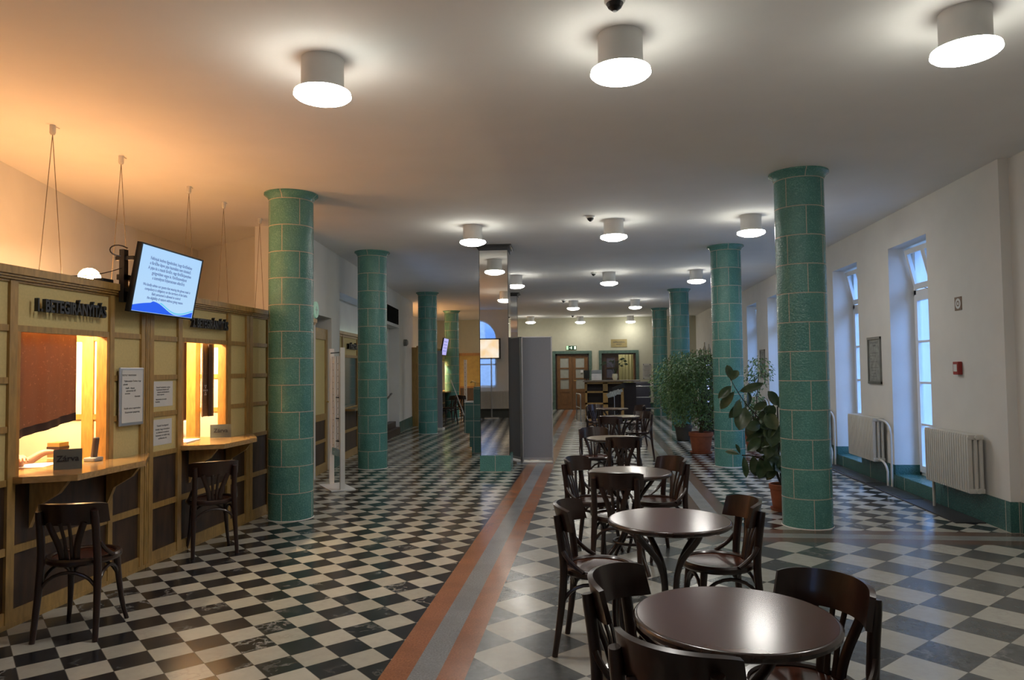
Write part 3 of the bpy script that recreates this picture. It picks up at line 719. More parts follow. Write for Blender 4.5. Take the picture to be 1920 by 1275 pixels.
bw = thing('booth_back_panel', 'brown wooden back wall inside the first ticket booth', 'partition', (-4.86, 5.0, 0))
B().box(0, 0.04, -1.5, 0.40, 0.0, 2.0).build('boarding', wood('brown_boarding', (0.20, 0.085, 0.035), 0.6), parent=bw)

bw2 = thing('booth_back_panel', 'reddish-brown wooden wall seen left of the upright in the second ticket window', 'partition', (-5.10, 7.3, 0))
B().box(0, 0.04, -1.5, 1.3, 0.0, 2.0).build('boarding', MATS['brown_boarding'], parent=bw2)
# warm globe lamps of the booths
WG = emit('warm_globe_glow', (1.0, 0.50, 0.20), WARM_E)
def globe(label, loc, r=0.085):
    t = thing('globe_lamp', label, 'lamp', loc, 0, 'warm globe lamps inside the booths')
    B().lathe([(0.0, -r)] + [(r*math.cos(a), r*math.sin(a)) for a in [PI*(k/12-0.5) for k in range(1, 12)]] + [(0, r)], 24).build('glass_globe', WG, parent=t, smooth=True)
    B().tube([(0, 0, -r), (0, 0, -r-0.10)], 0.018, 8).build('stem', BRASS, parent=t)
    return t
globe('glowing warm globe lamp showing above the booth cornice left of the screen', (-4.12, 5.44, 2.345))
globe('warm globe lamp low inside the first booth', (-4.45, 4.25, 2.02))
globe('warm globe lamp low inside the second booth', (-4.55, 6.55, 2.02))

def strip(label, loc, L):  # unseen strips, added to brighten the booth interiors
    t = thing('fill_strip', label, 'lamp', loc, 0, 'added warm fill strips inside the booths')
    B().box(-0.06, 0.06, -L/2, L/2, 0.0, 0.05).build('housing', WHITE, parent=t)
    B().box(-0.045, 0.045, -L/2+0.02, L/2-0.02, -0.012, 0.0).build('fill_emitter', emit('warm_fill_glow', (1.0, 0.73, 0.42), 270.0), parent=t)
strip('unseen warm fill strip added high inside the first booth, above its window', (-4.05, 4.75, 2.10), 1.1)
strip('unseen warm fill strip added high inside the second booth, above its window', (-4.05, 6.35, 2.10), 1.1)
strip('unseen warm fill strip added inside the distant booth', (-5.25, 22.9, 2.12), 1.1)
# suspension cables
ca0 = None
for y, lb in ((5.04, 'nearest pair of thin suspension cables under the warm ceiling'), (5.85, 'second pair of thin suspension cables, left of the screen'), (6.92, 'third pair of thin cables, rising behind the blue screen'),
          (7.62, 'fourth pair of thin cables, right of the screen'), (8.5, 'fifth pair of thin cables, next to the nearest left column')):
    if ca0 is None:
        ca0 = thing('suspension_cable', lb, 'cable', (-4.14, y, H), 0, 'cable pairs hanging from the ceiling over the booths')
        B().lathe([(0.022, 0), (0.022, -0.06), (0.014, -0.075)], 12, cap1=True).box(-0.003, 0.003, 0, 0.07, -0.006, 0).build('anchor', RADM, parent=ca0)
        B().tube([(0, 0.0, -0.07), (0, -0.13, -1.30)], 0.0028, 5).tube([(0, 0.0, -0.07), (0, 0.13, -1.30)], 0.0028, 5).build('wire', mat('cable_grey', (0.16, 0.12, 0.07), 0.5), parent=ca0)
    else: dup(ca0, (-4.14, y, H), 0, lb)
cbm = thing('hanging_beam', 'oak beam behind the booth cornice carried by the cables', 'beam', (-4.14, 6.8, 2.13))
B().box(-0.03, 0.03, -2.1, 2.1, 0, 0.075).build('bar', OAK, parent=cbm)

# screen over the booths
def screen_mat(name, top, bottom):
    q = N(name); sp = q.n('ShaderNodeSeparateXYZ'); q.l(q.obj(), sp.inputs[0])
    q.l(q.mix(q.ramp(sp.outputs[1], -0.25, 0.25), bottom, top), q.b.inputs['Emission Color'])
    q.b.inputs['Emission Strength'].default_value = 0.95; q.b.inputs['Base Color'].default_value = (0.02, 0.02, 0.02, 1); q.b.inputs['Roughness'].default_value = 0.3
    return q.m
def tv(label, M, w_, h_, smat, name='wall_screen', bz=0.012):
    t = bpy.data.objects.new(name, None); COL.objects.link(t); t.matrix_world = M; tag(t, label, 'screen')
    B().box(-w_/2, w_/2, -h_/2, -h_/2+bz, -0.03, 0.006).box(-w_/2, w_/2, h_/2-bz, h_/2, -0.03, 0.006).box(-w_/2, -w_/2+bz*1.6, -h_/2, h_/2, -0.03, 0.006).box(w_/2-bz, w_/2, -h_/2, h_/2, -0.03, 0.006).box(-w_/2, w_/2, -h_/2, h_/2, -0.032, -0.012).build('housing', BLACK, parent=t)
    s = B().box(-w_/2+bz, w_/2-bz, -h_/2+bz, h_/2-bz, -0.011, 0.0).build('display', smat, parent=t)
    return t, s
n = (math.cos(math.radians(2.77))*math.cos(math.radians(10.26)), math.sin(math.radians(2.77))*math.cos(math.radians(10.26)), -math.sin(math.radians(10.26)))
MT = facing(n, (-3.4346, 5.4586, 2.2857))
t1, s1 = tv('wide screen with Hungarian and English notice on pale blue, over the booths', MT, 0.93, 0.533, screen_mat('blue_display', (0.42, 0.68, 1.0), (0.50, 0.74, 1.0)), 'wall_screen')
TXB = emit('display_text', (0.10, 0.17, 0.42), 0.8)
hun = ['Felhívjuk kedves figyelmüket, hogy fürdőnkben', 'a fürdőbe lépve pipa használata nem kötelező.', 'A pipa és a maszk fürdőn, vagy fürdőköpenyben', 'gyógyvízben vegye le. Fürdőszemélyzet', 'a személyzet folyamatosan ellenőrzi.']
eng = ['We kindly advise our guests that wearing the gloves mask is', 'compulsory is obligatory on the territory of the baths.', 'Bath personnel is allowed to control', 'the eligibility of visitors without giving reason.']
ylist = [0.155, 0.118, 0.081, 0.044, 0.007, -0.052, -0.085, -0.118, -0.151]
mm = Matrix.Identity(4)
for ln, yy in zip(hun+eng, ylist):
    text('screen_text', ln, 0.036 if yy > 0 else 0.031, TXB, s1, Matrix.Translation((0, yy+0.012, 0.0016)), 0.0003, 0.0004, xs=0.92 if yy > 0 else 0.93)
def wavepoly(fn, m, nm, z):
    b = B(); W_ = 0.445; pts = 30; lo = []; hi = []
    for i in range(pts+1):
        x = -W_+2*W_*i/pts; a, c = fn((x+W_)/(2*W_)); lo.append(b.bm.verts.new((x, a, z))); hi.append(b.bm.verts.new((x, c, z)))
    for i in range(pts): b.bm.faces.new((lo[i], lo[i+1], hi[i+1], hi[i]))
    b.build(nm, m, parent=s1)
curve = lambda u: -0.262+0.095*math.sin(min(1, u/0.72)*PI*0.5+PI*0.18)**1.0 - 0.0 if u < 0.30 else -0.205+0.043*math.cos((u-0.30)/0.42*PI) if u < 0.72 else -0.248+0.035*(1-math.cos((u-0.72)/0.28*PI*0.6))
wavepoly(lambda u: (-0.252, max(-0.2515, curve(u))), emit('display_deep_blue', (0.01, 0.12, 0.95), 0.9), 'blue_wave', 0.0012)
wavepoly(lambda u: (max(-0.252, curve(u)+0.006) if u > 0.4 else -0.2519, max(-0.2519, curve(u)+0.006+(0.012 if u > 0.4 else 0))) if u > 0.4 else (curve(u), curve(u)+0.0004), emit('display_cyan', (0.15, 0.65, 0.95), 0.9), 'cyan_wave', 0.0018)
# bracket and cable of the screen
br = B().box(-3.56, -3.52, 5.02, 5.07, 2.10, 2.50).box(-3.60, -3.45, 5.03, 5.06, 2.42, 2.45).box(-3.60, -3.45, 5.03, 5.06, 2.18, 2.21).box(-3.545, -3.50, 5.35, 5.55, 2.15, 2.42).box(-3.58, -3.52, 5.02, 5.5, 2.27, 2.31).build('screen_bracket', BLACK, parent=t1)
br.matrix_parent_inverse = MT.inverted()
wv = B().tube(bez((-3.47, 4.99, 2.50), (-3.55, 4.90, 2.56), (-3.60, 4.88, 2.44), (-3.52, 4.98, 2.44), 10), 0.005, 6).tube(bez((-3.54, 5.03, 2.36), (-3.58, 4.9, 2.30), (-3.6, 4.8, 2.27), (-3.62, 4.6, 2.245), 8), 0.004, 6).build('power_cord', BLACK, parent=t1)
wv.matrix_parent_inverse = MT.inverted()
bx = thing('junction_box', 'small dark box lying on the booth cornice beside the screen', 'box', (-3.62, 4.93, 2.235))
B().box(-0.04, 0.04, -0.06, 0.06, 0, 0.03, bevel=0.005).build('case', BLACK, parent=bx)

# far screen and mirrored-side screen
n2 = Vector((0.98, 0.04, -0.18)).normalized()
t2, s2 = tv('small distant screen tilted over the far left booth', facing(n2, (-4.30, 20.45, 2.23)), 0.86, 0.50, screen_mat('violet_display', (0.50, 0.48, 0.95), (0.45, 0.42, 0.9)), 'wall_screen')
for k in range(4): text('screen_text', 'Felhívjuk kedves figyelmüket', 0.05, TXB, s2, Matrix.Translation((0, 0.15-k*0.09, 0.0016)), 0.0003)
q = N('warm_display'); f = q.noise(q.obj(), 3.0, 4); q.l(q.mix(q.ramp(f, 0.35, 0.7), (1.0, 0.96, 0.86), (0.95, 0.62, 0.28)), q.b.inputs['Emission Color']); q.b.inputs['Emission Strength'].default_value = 1.1
t3, s3 = tv('bright screen on a pole stand behind the viewer, seen only in the mirrored pillar', facing((0, 1, -0.05), (-2.52, -0.88, 2.22)), 1.02, 0.66, q.m, 'stand_screen', 0.04)
st_ = B().tube([(-2.32, -0.93, 0.03), (-2.32, -0.93, 2.1)], 0.022, 10).box(-2.55, -2.09, -1.08, -0.78, 0, 0.03).build('pole_stand', ALU, parent=t3); st_.matrix_parent_inverse = facing((0, 1, -0.05), (-2.52, -0.88, 2.22)).inverted()

# notices on the booth
def lines(parent, y0, y1, zs, x, ms=INK):
    b = B()
    for z, a, c in zs: b.box(x, x+0.0006, y0+(y1-y0)*a, y0+(y1-y0)*c, z-0.003, z+0.003)
    b.build('printed_lines', ms, parent=parent)
fr = thing('poster_frame', 'aluminium snap frame with a typed notice right of the first ticket window', 'poster frame', (-3.59, 5.21, 1.38))
B().box(0, 0.018, -0.145, 0.145, -0.225, 0.225, bevel=0.008).build('snap_frame', ALU, parent=fr)
B().box(0.018, 0.0195, -0.125, 0.125, -0.20, 0.205).build('paper', PAPER, parent=fr)
def notice(parent, x, items):
    for body, yy, zz, sz in items: text('notice_text', body, sz, INK, parent, facing((1, 0, 0), (x, yy, zz)), 0.0002, 0.0003)
notice(fr, 0.0202, [('TISZTELT VENDÉGEINK!', -0.04, 0.165, 0.016), ('Tájékoztatjuk Önöket, hogy', 0.0, 0.12, 0.018), ('pénztár', -0.085, 0.095, 0.018), ('Hétfő - Péntek', -0.03, 0.065, 0.018), ('nyitvatartási idő', -0.02, 0.045, 0.018), ('szombat', -0.06, 0.025, 0.018), ('Köszönjük', 0.06, 0.0, 0.016), ('Kérjük szíves megértésüket', 0.0, -0.09, 0.018), ('Köszönettel: igazgatóság', 0.0, -0.12, 0.018)])
nA = thing('paper_notice', 'upper white paper notice pinned left of the second ticket window', 'notice', (-3.613, 5.675, 1.385), 0, 'paper notices on the booth')
B().box(0, 0.002, -0.135, 0.135, -0.105, 0.105).build('sheet', PAPER, parent=nA)
notice(nA, 0.0025, [('Tisztelt Vendégeink, a gyógy-', 0, 0.055, 0.017), ('kezeléseket igénybe vevő', -0.01, 0.035, 0.017), ('betegek jelentkezését itt', 0, 0.015, 0.017), ('várjuk naponta', -0.04, -0.005, 0.017), ('Megértésüket köszönjük', -0.03, -0.045, 0.015), ('Vezetőség', -0.08, -0.065, 0.015)])
nB = thing('paper_notice', 'lower white paper notice pinned left of the second ticket window', 'notice', (-3.613, 5.67, 1.065), 0, 'paper notices on the booth')
B().box(0, 0.002, -0.13, 0.13, -0.105, 0.108).build('sheet', PAPER, parent=nB)
notice(nB, 0.0025, [('Tisztelt Vendégeink!', 0, 0.055, 0.020), ('Kérjük, hogy érkezéskor', 0, 0.025, 0.020), ('az ablaknál sorszámot', 0, 0.0, 0.020), ('húzzanak, és várják meg', 0, -0.025, 0.020), ('szólításukat itt.', 0, -0.05, 0.020)])

# curtains in the ticket windows
def sheer(name, col, rough=0.8, tr=0.25):
    q = N(name); f = q.noise(q.scale(q.obj(), (1, 1, 1)), 45, 5, 0.7)
    q.l(q.mix(q.ramp(f, 0.58, 0.7), col, tuple(min(1, c*2.2) for c in col)), q.b.inputs['Base Color']); q.b.inputs['Roughness'].default_value = rough
    out = q.t.nodes['Material Output']; t = q.n('ShaderNodeBsdfTranslucent'); t.inputs[0].default_value = tuple(c*1.3 for c in col)+(1,)
    mx = q.n('ShaderNodeMixShader'); mx.inputs[0].default_value = tr; q.l(q.b.outputs[0], mx.inputs[1]); q.l(t.outputs[0], mx.inputs[2]); q.l(mx.outputs[0], out.inputs[0])
    return q.m
SH1 = sheer('rust_brown_cloth', (0.30, 0.155, 0.085), tr=0.30); SH2 = sheer('taupe_cloth', (0.17, 0.105, 0.06), tr=0.1)
HEM = mat('dark_brown_hem', (0.035, 0.016, 0.012), 0.7)
ct = thing('window_curtain', 'rust brown curtain with dark hem drawn across the first ticket window', 'curtain', (-3.70, 4.4, 1.15))
def c1f(z0f, z1f):
    def f(u, v):
        y = 4.10+0.66*u; bot = 1.135 + 0.095*max(0, (u-0.12)/0.88)
        zt, zb = z1f(bot), z0f(bot)
        return (0.012*math.sin(u*13)+0.005*math.sin(u*37), y-4.4, (zt+(zb-zt)*v)-1.15)
    return f
B().grid(c1f(lambda b_: b_+0.055, lambda b_: 1.88), 90, 8, 0.003).build('cloth', SH1, parent=ct, smooth=True)
B().grid(c1f(lambda b_: b_, lambda b_: b_+0.055), 90, 2, 0.005).build('hem', HEM, parent=ct, smooth=True)
ct2 = thing('window_curtain', 'narrow taupe curtain strip with pale flower dots in the second ticket window', 'curtain', (-3.70, 6.48, 1.14))
B().grid(lambda u, v: (0.03*math.cos(u*PI*2.0), -0.10+0.20*u, 0.70*(1-v)+0.0), 24, 6, 0.004).build('cloth', SH2, parent=ct2, smooth=True)
B().box(0.020, 0.028, 0.02, 0.11, 0.0, 0.70).build('dark_fold', HEM, parent=ct2)
b = B()
for i, j in ((0, 2), (1, 2), (2, 2), (3, 2), (1, 4), (2, 4), (1.5, 3.2), (1.5, 1), (1, 0.2), (2, 0.2)):
    b.box(0.033, 0.035, -0.085+i*0.022, -0.078+i*0.022, 0.20+j*0.022, 0.214+j*0.022)
b.build('dot_pattern', PAPER, parent=ct2)
B().box(-3.72, -3.69, 4.10, 4.96, 1.878, 1.89).build('curtain_rail', DARKM, parent=ct).matrix_parent_inverse = Matrix.Translation((3.70, -4.4, -1.15))

# things on the counters
def card(label, loc, rz, w_, h_, word=None):
    t = thing('counter_sign', label, 'sign', loc, rz)
    B().box(-w_/2, w_/2, -0.002, 0.002, 0, h_, rot=Matrix.Rotation(math.radians(-12), 3, 'X')).box(-w_/2, w_/2, 0.0, 0.06, 0.0, 0.003).build('card', mat('grey_card', (0.085, 0.095, 0.085), 0.5), parent=t)
    if word: text('card_word', word, 0.055, SIGNB, t, facing((0, -1, 0.2), (0.0, 0.009, h_*0.52)) , 0.0004, 0.001)
    return t
card('grey folded sign with a dark word standing on the first ticket counter', (-3.50, 4.44, 0.925), math.radians(38), 0.165, 0.135, 'Zárva')
card('small grey sign standing on the second ticket counter', (-3.62, 6.63, 0.925), math.radians(30), 0.19, 0.13, 'Zárva')
ph_ = thing('cordless_phone', 'dark cordless phone upright in its base on the first ticket counter', 'telephone', (-3.63, 4.86, 0.925))
B().box(-0.045, 0.045, -0.05, 0.05, 0, 0.03, bevel=0.008).build('cradle', mat('silver_grey_plastic', (0.3, 0.3, 0.3), 0.4), parent=ph_)
B().box(-0.014, 0.014, -0.025, 0.025, 0.02, 0.175, rot=Matrix.Rotation(0.12, 3, 'Y'), bevel=0.010).build('handset', mat('brown_grey_plastic', (0.10, 0.07, 0.06), 0.4), parent=ph_)
pp = thing('paper_sheet', 'white sheet lying on the desk under the writing hands', 'paper', (-3.88, 4.62, 0.9255), 0.3)
B().box(-0.10, 0.10, -0.14, 0.14, 0, 0.002).build('sheet', PAPER, parent=pp)
pp2 = thing('paper_sheet', 'white papers lying on the desk of the second ticket window', 'paper', (-3.80, 6.25, 0.9255), 0.2)
B().box(-0.16, 0.12, -0.20, 0.16, 0, 0.012).build('sheet', PAPER, parent=pp2)
bxx = thing('desk_box', 'small ochre box on the desk behind the folded sign', 'box', (-4.12, 5.12, 0.925))
B().box(-0.05, 0.05, -0.05, 0.05, 0, 0.11).build('body', mat('ochre_card', (0.35, 0.22, 0.06), 0.7), parent=bxx)
B().box(-0.053, 0.053, -0.053, 0.053, 0.06, 0.08).build('band', HEM, parent=bxx)

# ------------------------------------------------------------------ people behind the counters
SKIN = mat('skin', (0.55, 0.30, 0.19), 0.5, var=0.05); SHIRT = mat('white_shirt', (0.78, 0.76, 0.72), 0.8, var=0.02); HAIR = mat('dark_hair', (0.04, 0.025, 0.015), 0.5)
TROU = mat('white_trousers', (0.6, 0.6, 0.58), 0.8)
def skin_mesh(name, verts, edges, radii, m, parent, sub=2):
    me = bpy.data.meshes.new(name+'_sk'); me.from_pydata(verts, edges, [])
    o = bpy.data.objects.new(name+'_sk', me); COL.objects.link(o)
    sk = o.modifiers.new('s', 'SKIN'); sb = o.modifiers.new('u', 'SUBSURF'); sb.levels = sub; sb.render_levels = sub
    for i, r in enumerate(radii):
        o_r = r if isinstance(r, tuple) else (r, r); me.skin_vertices[0].data[i].radius = o_r
    me.skin_vertices[0].data[0].use_root = True
    bpy.context.view_layer.update()
    m2 = bpy.data.meshes.new_from_object(o.evaluated_get(bpy.context.evaluated_depsgraph_get()))
    bpy.data.objects.remove(o, do_unlink=True)
    m2.materials.clear(); m2.materials.append(m); m2.shade_smooth()
    q = bpy.data.objects.new(name, m2); COL.objects.link(q); q.parent = parent; return q
def person(label, loc, rz, handL, handR, zseat=0.50):
    """seated figure, local +y is forward; hands are (x,y,z) wrist points above the desk"""
    t = thing('person', label, 'person', loc, rz)
    V = []; E_ = []; Rr = []
    def add(p, r, par=None):
        V.append(p); Rr.append(r)
        if par is not None: E_.append((par, len(V)-1))
        return len(V)-1
    z = zseat
    pel = add((0, 0, z+0.10), (0.15, 0.12)); wa = add((0, 0.01, z+0.27), (0.13, 0.10), pel); chv = add((0, 0.03, z+0.43), (0.15, 0.11), wa)
    nk = add((0, 0.05, z+0.55), 0.06, chv); nk2 = add((0, 0.07, z+0.61), 0.052, nk); hd = add((0, 0.10, z+0.70), (0.074, 0.088), nk2); hd2 = add((0, 0.10, z+0.78), (0.072, 0.090), hd)
    arms = []
    for s, hand in ((-1, handL), (1, handR)):
        sh = add((s*0.19, 0.04, z+0.50), 0.058, chv); hx, hy, hz = hand
        el = add(((s*0.25+hx)/2+s*0.06, hy*0.42, z+0.27), 0.046, sh)
        fm = add(((V[el][0]*0.45+hx*0.55), V[el][1]*0.45+hy*0.55, V[el][2]*0.45+hz*0.55), 0.038, el)
        wr = add((hx, hy, hz), 0.026, fm)
        d = Vector((hx-V[el][0], hy-V[el][1], 0)).normalized(); sd = Vector((d.y, -d.x, 0))
        pm = add(tuple(Vector((hx, hy, hz-0.004))+d*0.05), (0.036, 0.017), wr)
        base = Vector(V[pm])
        for k, ln in enumerate((0.062, 0.070, 0.066, 0.052)):
            a = base + d*0.03 + sd*(-0.030+0.020*k); f0 = add(tuple(a), 0.010, pm)
            f1 = add(tuple(a+d*ln*0.5+Vector((0, 0, 0.002))), 0.0085, f0); add(tuple(a+d*ln*0.85+Vector((0, 0, -0.018))), 0.0075, f1)
        th = add(tuple(base - d*0.025 + sd*(-s*0.040)), 0.0105, pm); add(tuple(base + d*0.02 + sd*(-s*0.055)+Vector((0, 0, -0.006))), 0.009, th)
        arms.append((sh, el))
        hip = add((s*0.09, 0.05, z+0.06), 0.085, pel); kn = add((s*0.11, 0.44, z+0.02), 0.058, hip); an = add((s*0.11, 0.42, 0.09), 0.036, kn); add((s*0.11, 0.54, 0.035), 0.034, an)
    body = skin_mesh('body', V, E_, Rr, SKIN, t)
    # shirt with short sleeves
    SV = [(0, 0, z+0.09), (0, 0.01, z+0.27), (0, 0.03, z+0.43), (0, 0.045, z+0.525)]; SE = [(0, 1), (1, 2), (2, 3)]; SR = [(0.168, 0.138), (0.148, 0.118), (0.168, 0.128), (0.075, 0.075)]
    for s, (sh, el) in zip((-1, 1), arms):
        a = Vector(V[sh]); c = Vector(V[el]); SV.append(tuple(a)); SR.append(0.070); SE.append((2, len(SV)-1)); SV.append(tuple(a*0.30+c*0.70)); SR.append(0.064); SE.append((len(SV)-2, len(SV)-1))
    skin_mesh('shirt', SV, SE, SR, SHIRT, t)
    TV_ = [(0, 0, z+0.10)]; TE = []; TR = [(0.158, 0.128)]
    for s in (-1, 1):
        TV_ += [(s*0.09, 0.05, z+0.06), (s*0.11, 0.44, z+0.02), (s*0.11, 0.42, 0.13)]; k = len(TV_)-3; TE += [(0, k), (k, k+1), (k+1, k+2)]; TR += [0.094, 0.066, 0.052]
    skin_mesh('trousers', TV_, TE, TR, TROU, t)
    hc = (0, 0.075, z+0.775)
    b = B().lathe([(0, 0.115)] + [(0.092*math.cos(a), 0.115*math.sin(a)) for a in [PI/2*(1-k/7) for k in range(1, 8)]] + [(0.088, -0.05)], 24, at=hc); b.build('hair', HAIR, parent=t, smooth=True)
    for s in (-1, 1):
        B().lathe([(0, -0.010), (0.008, -0.005), (0.010, 0.0), (0.008, 0.005), (0, 0.010)], 10, at=(s*0.030, 0.176, z+0.735)).build('eye', PAPER, parent=t)
        B().box(s*0.078-0.006, s*0.078+0.006, 0.085, 0.115, z+0.70, z+0.755, bevel=0.004).build('ear', SKIN, parent=t)
    B().tube([(0, 0.185, z+0.735), (0, 0.205, z+0.70), (0, 0.185, z+0.695)], [0.008, 0.013, 0.008], 8).build('nose', SKIN, parent=t, smooth=True)
    B().box(-0.024, 0.024, 0.172, 0.186, z+0.662, z+0.672, bevel=0.003).build('mouth', mat('lips', (0.40, 0.13, 0.10), 0.5), parent=t)
    return t
def stool(label, loc):
    t = thing('office_stool', label, 'stool', loc)
    B().lathe([(0, 0.43), (0.19, 0.43), (0.20, 0.46), (0.18, 0.50), (0, 0.505)], 28).build('seat', BLACK, parent=t, smooth=True)
    B().tube([(0, 0, 0.06), (0, 0, 0.43)], 0.025, 10).build('column', STEEL, parent=t)
    for k in range(5):
        a = k*2*PI/5; B().tube([(0, 0, 0.08), (0.24*math.cos(a), 0.24*math.sin(a), 0.03)], 0.015, 8).build('leg', DARKM, parent=t)
    return t
person('person in a white short-sleeved shirt writing behind the first ticket window', (-4.30, 4.56, 0), -PI/2, (0.06, 0.40, 0.995), (-0.22, 0.34, 1.0))
stool('black stool under the person behind the first ticket window', (-4.30, 4.56, 0))
person('person in a white shirt half hidden behind the second ticket window', (-4.42, 7.44, 0), -PI/2, (0.10, 0.34, 0.66), (-0.12, 0.34, 0.66))
stool('black stool under the person behind the second ticket window', (-4.42, 7.44, 0))

# ------------------------------------------------------------------ white display stand
ds = thing('display_stand', 'tall white perforated metal stand with two uprights between the left columns', 'display stand', (-3.46, 9.36, 0), math.atan2(9.09-9.6, -3.26+3.62))
B().box(-0.33, 0.33, -0.16, 0.16, 0, 0.012).build('base_plate', WHITE, parent=ds)
for s in (-1, 1):
    B().box(s*0.27-0.022, s*0.27+0.022, -0.03, 0.03, 0.012, 1.87).build('upright', WHITE, parent=ds)
b = B()
for x in (-0.2, -0.12, 0.02, 0.12): b.box(x-0.03, x+0.03, -0.006, 0.006, 0.50, 1.76)
b.build('slotted_panel', WHITE, parent=ds)
b = B()
for x in (-0.165, 0.07):
    for k in range(14): b.box(x-0.004, x+0.004, -0.0075, 0.0075, 0.55+k*0.085, 0.562+k*0.085)
b.build('slot_holes', DARKM, parent=ds)
B().box(-0.25, 0.25, -0.02, -0.008, 1.80, 1.815).box(0.06, 0.14, -0.03, -0.006, 1.20, 1.215).box(0.06, 0.14, -0.03, -0.006, 0.92, 0.935).box(0.06, 0.14, -0.03, -0.006, 0.62, 0.635).build('cross_clip', DARKM, parent=ds)
B().box(-0.2, 0.22, -0.012, 0.012, 0.42, 0.52).build('green_holder', mat('green_glass_holder', (0.06, 0.17, 0.13), 0.15), parent=ds)

# door in the left niche
dr = thing('panel_door', 'oak door with tall cream panel and two dark panels in the left wall niche', 'door', (0, 0, 0))
dr.matrix_world = LM @ Matrix.Translation((-0.06, 0.0, 0))
b = B().box(-0.05, 0, 0.03, 0.13, 0.0, 2.22).box(-0.05, 0, 0.80, 0.92, 0, 2.22).box(-0.05, 0, 0.13, 0.80, 2.05, 2.22).box(-0.05, 0, 0.13, 0.80, 0.0, 0.14).box(-0.05, 0, 0.13, 0.80, 0.80, 0.90).box(-0.05, 0, 0.13, 0.80, 0.46, 0.51)
b.build('oak_frame', OAK, parent=dr)
B().box(-0.035, -0.015, 0.13, 0.80, 0.90, 2.05).build('cream_panel', CREAM, parent=dr)
B().box(-0.035, -0.015, 0.13, 0.80, 0.14, 0.46).box(-0.035, -0.015, 0.13, 0.80, 0.51, 0.80).build('dark_panel', DARKP, parent=dr)
B().tube([(0, 0.86, 1.08), (0.05, 0.86, 1.08), (0.05, 0.76, 1.08)], 0.011, 8).build('door_handle', BRASS, parent=dr)
ex = thing('exit_sign', 'round green exit sign above the niche door by the first left column', 'exit sign', (0, 0, 0)); ex.matrix_world = LM @ Matrix.Translation((0.001, 0.0, 2.46))
B().lathe([(0.12, 0), (0.12, 0.02)], 32, cap0=True, cap1=True).xf(Matrix.Rotation(PI/2, 4, 'Y')).build('disc', emit('green_sign_glow', (0.03, 0.40, 0.20), 0.3), parent=ex)
B().box(0.021, 0.023, -0.05, 0.05, -0.01, 0.01).box(0.021, 0.023, -0.01, 0.01, -0.06, 0.05).build('running_mark', PAPER, parent=ex)

# second booth in the left opening
b2t = thing('ticket_booth', 'oak booth with a dark glazed window in the left wall opening, behind the white stand', 'ticket booth', (0, 0, 0), 0, None); b2t.matrix_world = LM @ Matrix.Translation((-0.10, 0, 0))
b = B().box(-0.05, 0, 1.47, 4.85, 2.16, 2.26).box(-0.07, 0.03, 1.47, 4.85, 2.20, 2.25)
for a in (1.47, 2.05, 3.2, 4.0, 4.78): b.box(-0.05, 0.005, a, a+0.07, 0, 2.2)
for z in (0.0, 0.46, 0.86, 1.80): b.box(-0.05, 0, 1.47, 4.85, z, z+(0.13 if z == 0 else 0.05))
b.build('oak_frame', OAK, parent=b2t)
B().box(-0.035, -0.015, 1.5, 4.8, 1.85, 2.16).box(-0.035, -0.015, 1.54, 2.05, 0.91, 1.8).build('cream_panels', CREAM, parent=b2t)
B().box(-0.035, -0.015, 1.5, 4.8, 0.13, 0.86).build('dark_panels', DARKP, parent=b2t)
B().box(-0.03, -0.02, 2.12, 4.78, 0.91, 1.80).build('window_pane', mat('dim_grey_glass', (0.10, 0.12, 0.12), 0.06), parent=b2t)
B().box(-0.05, 0.22, 2.05, 4.0, 0.86, 0.90).build('counter_shelf', OAK_TOP, parent=b2t)
text('lettering', '3. PÉNZTÁR', 0.13, SIGNB, b2t, facing((1, 0, 0), (0.012, 2.75, 2.0)), 0.02, 0.004)
hr = thing('stair_handrail', 'short black handrail in the left wall recess', 'handrail', (0, 0, 0)); hr.matrix_world = LM
B().tube([(-0.17, 6.5, 0.86), (-0.14, 6.75, 0.92), (-0.14, 7.15, 0.99), (-0.19, 7.25, 0.97)], 0.022, 8).build('rail', BLACK, parent=hr)
B().tube([(-0.25, 6.8, 0.92), (-0.15, 6.8, 0.92)], 0.008, 6).build('bracket', BLACK, parent=hr)
stp = thing('stone_step', 'dark brown stone steps at the foot of the left wall recess', 'step', (0, 0, 0)); stp.matrix_world = LM
B().box(-0.25, 0.03, 5.25, 7.40, 0, 0.16).box(-0.25, -0.08, 6.3, 7.40, 0.16, 0.30).build('treads', mat('dark_brown_stone', (0.05, 0.025, 0.018), 0.4), parent=stp)
vg = thing('vent_grille', 'long black grille high on the left wall between second and third columns', 'vent', (0, 0, 0)); vg.matrix_world = LM @ Matrix.Translation((0.001, 6.55, 2.88))
B().box(0, 0.012, -0.75, 0.75, -0.19, 0.19).build('backing', MATS['ink_black'], parent=vg)
b = B()
for k in range(11): b.box(0.012, 0.02, -0.73, 0.73, -0.17+k*0.033, -0.162+k*0.033)
b.build('louvres', MATS['ink_black'], parent=vg)
sk_ = thing('wall_speaker', 'small grey round speaker on the left wall pier before the third column', 'speaker', (0, 0, 0)); sk_.matrix_world = LM @ Matrix.Translation((0.001, 8.2, 2.28))
B().lathe([(0.09, 0), (0.085, 0.08), (0.05, 0.11)], 20, cap0=True, cap1=True).xf(Matrix.Rotation(PI/2, 4, 'Y')).build('body', mat('grey_plastic', (0.25, 0.25, 0.24), 0.5), parent=sk_)

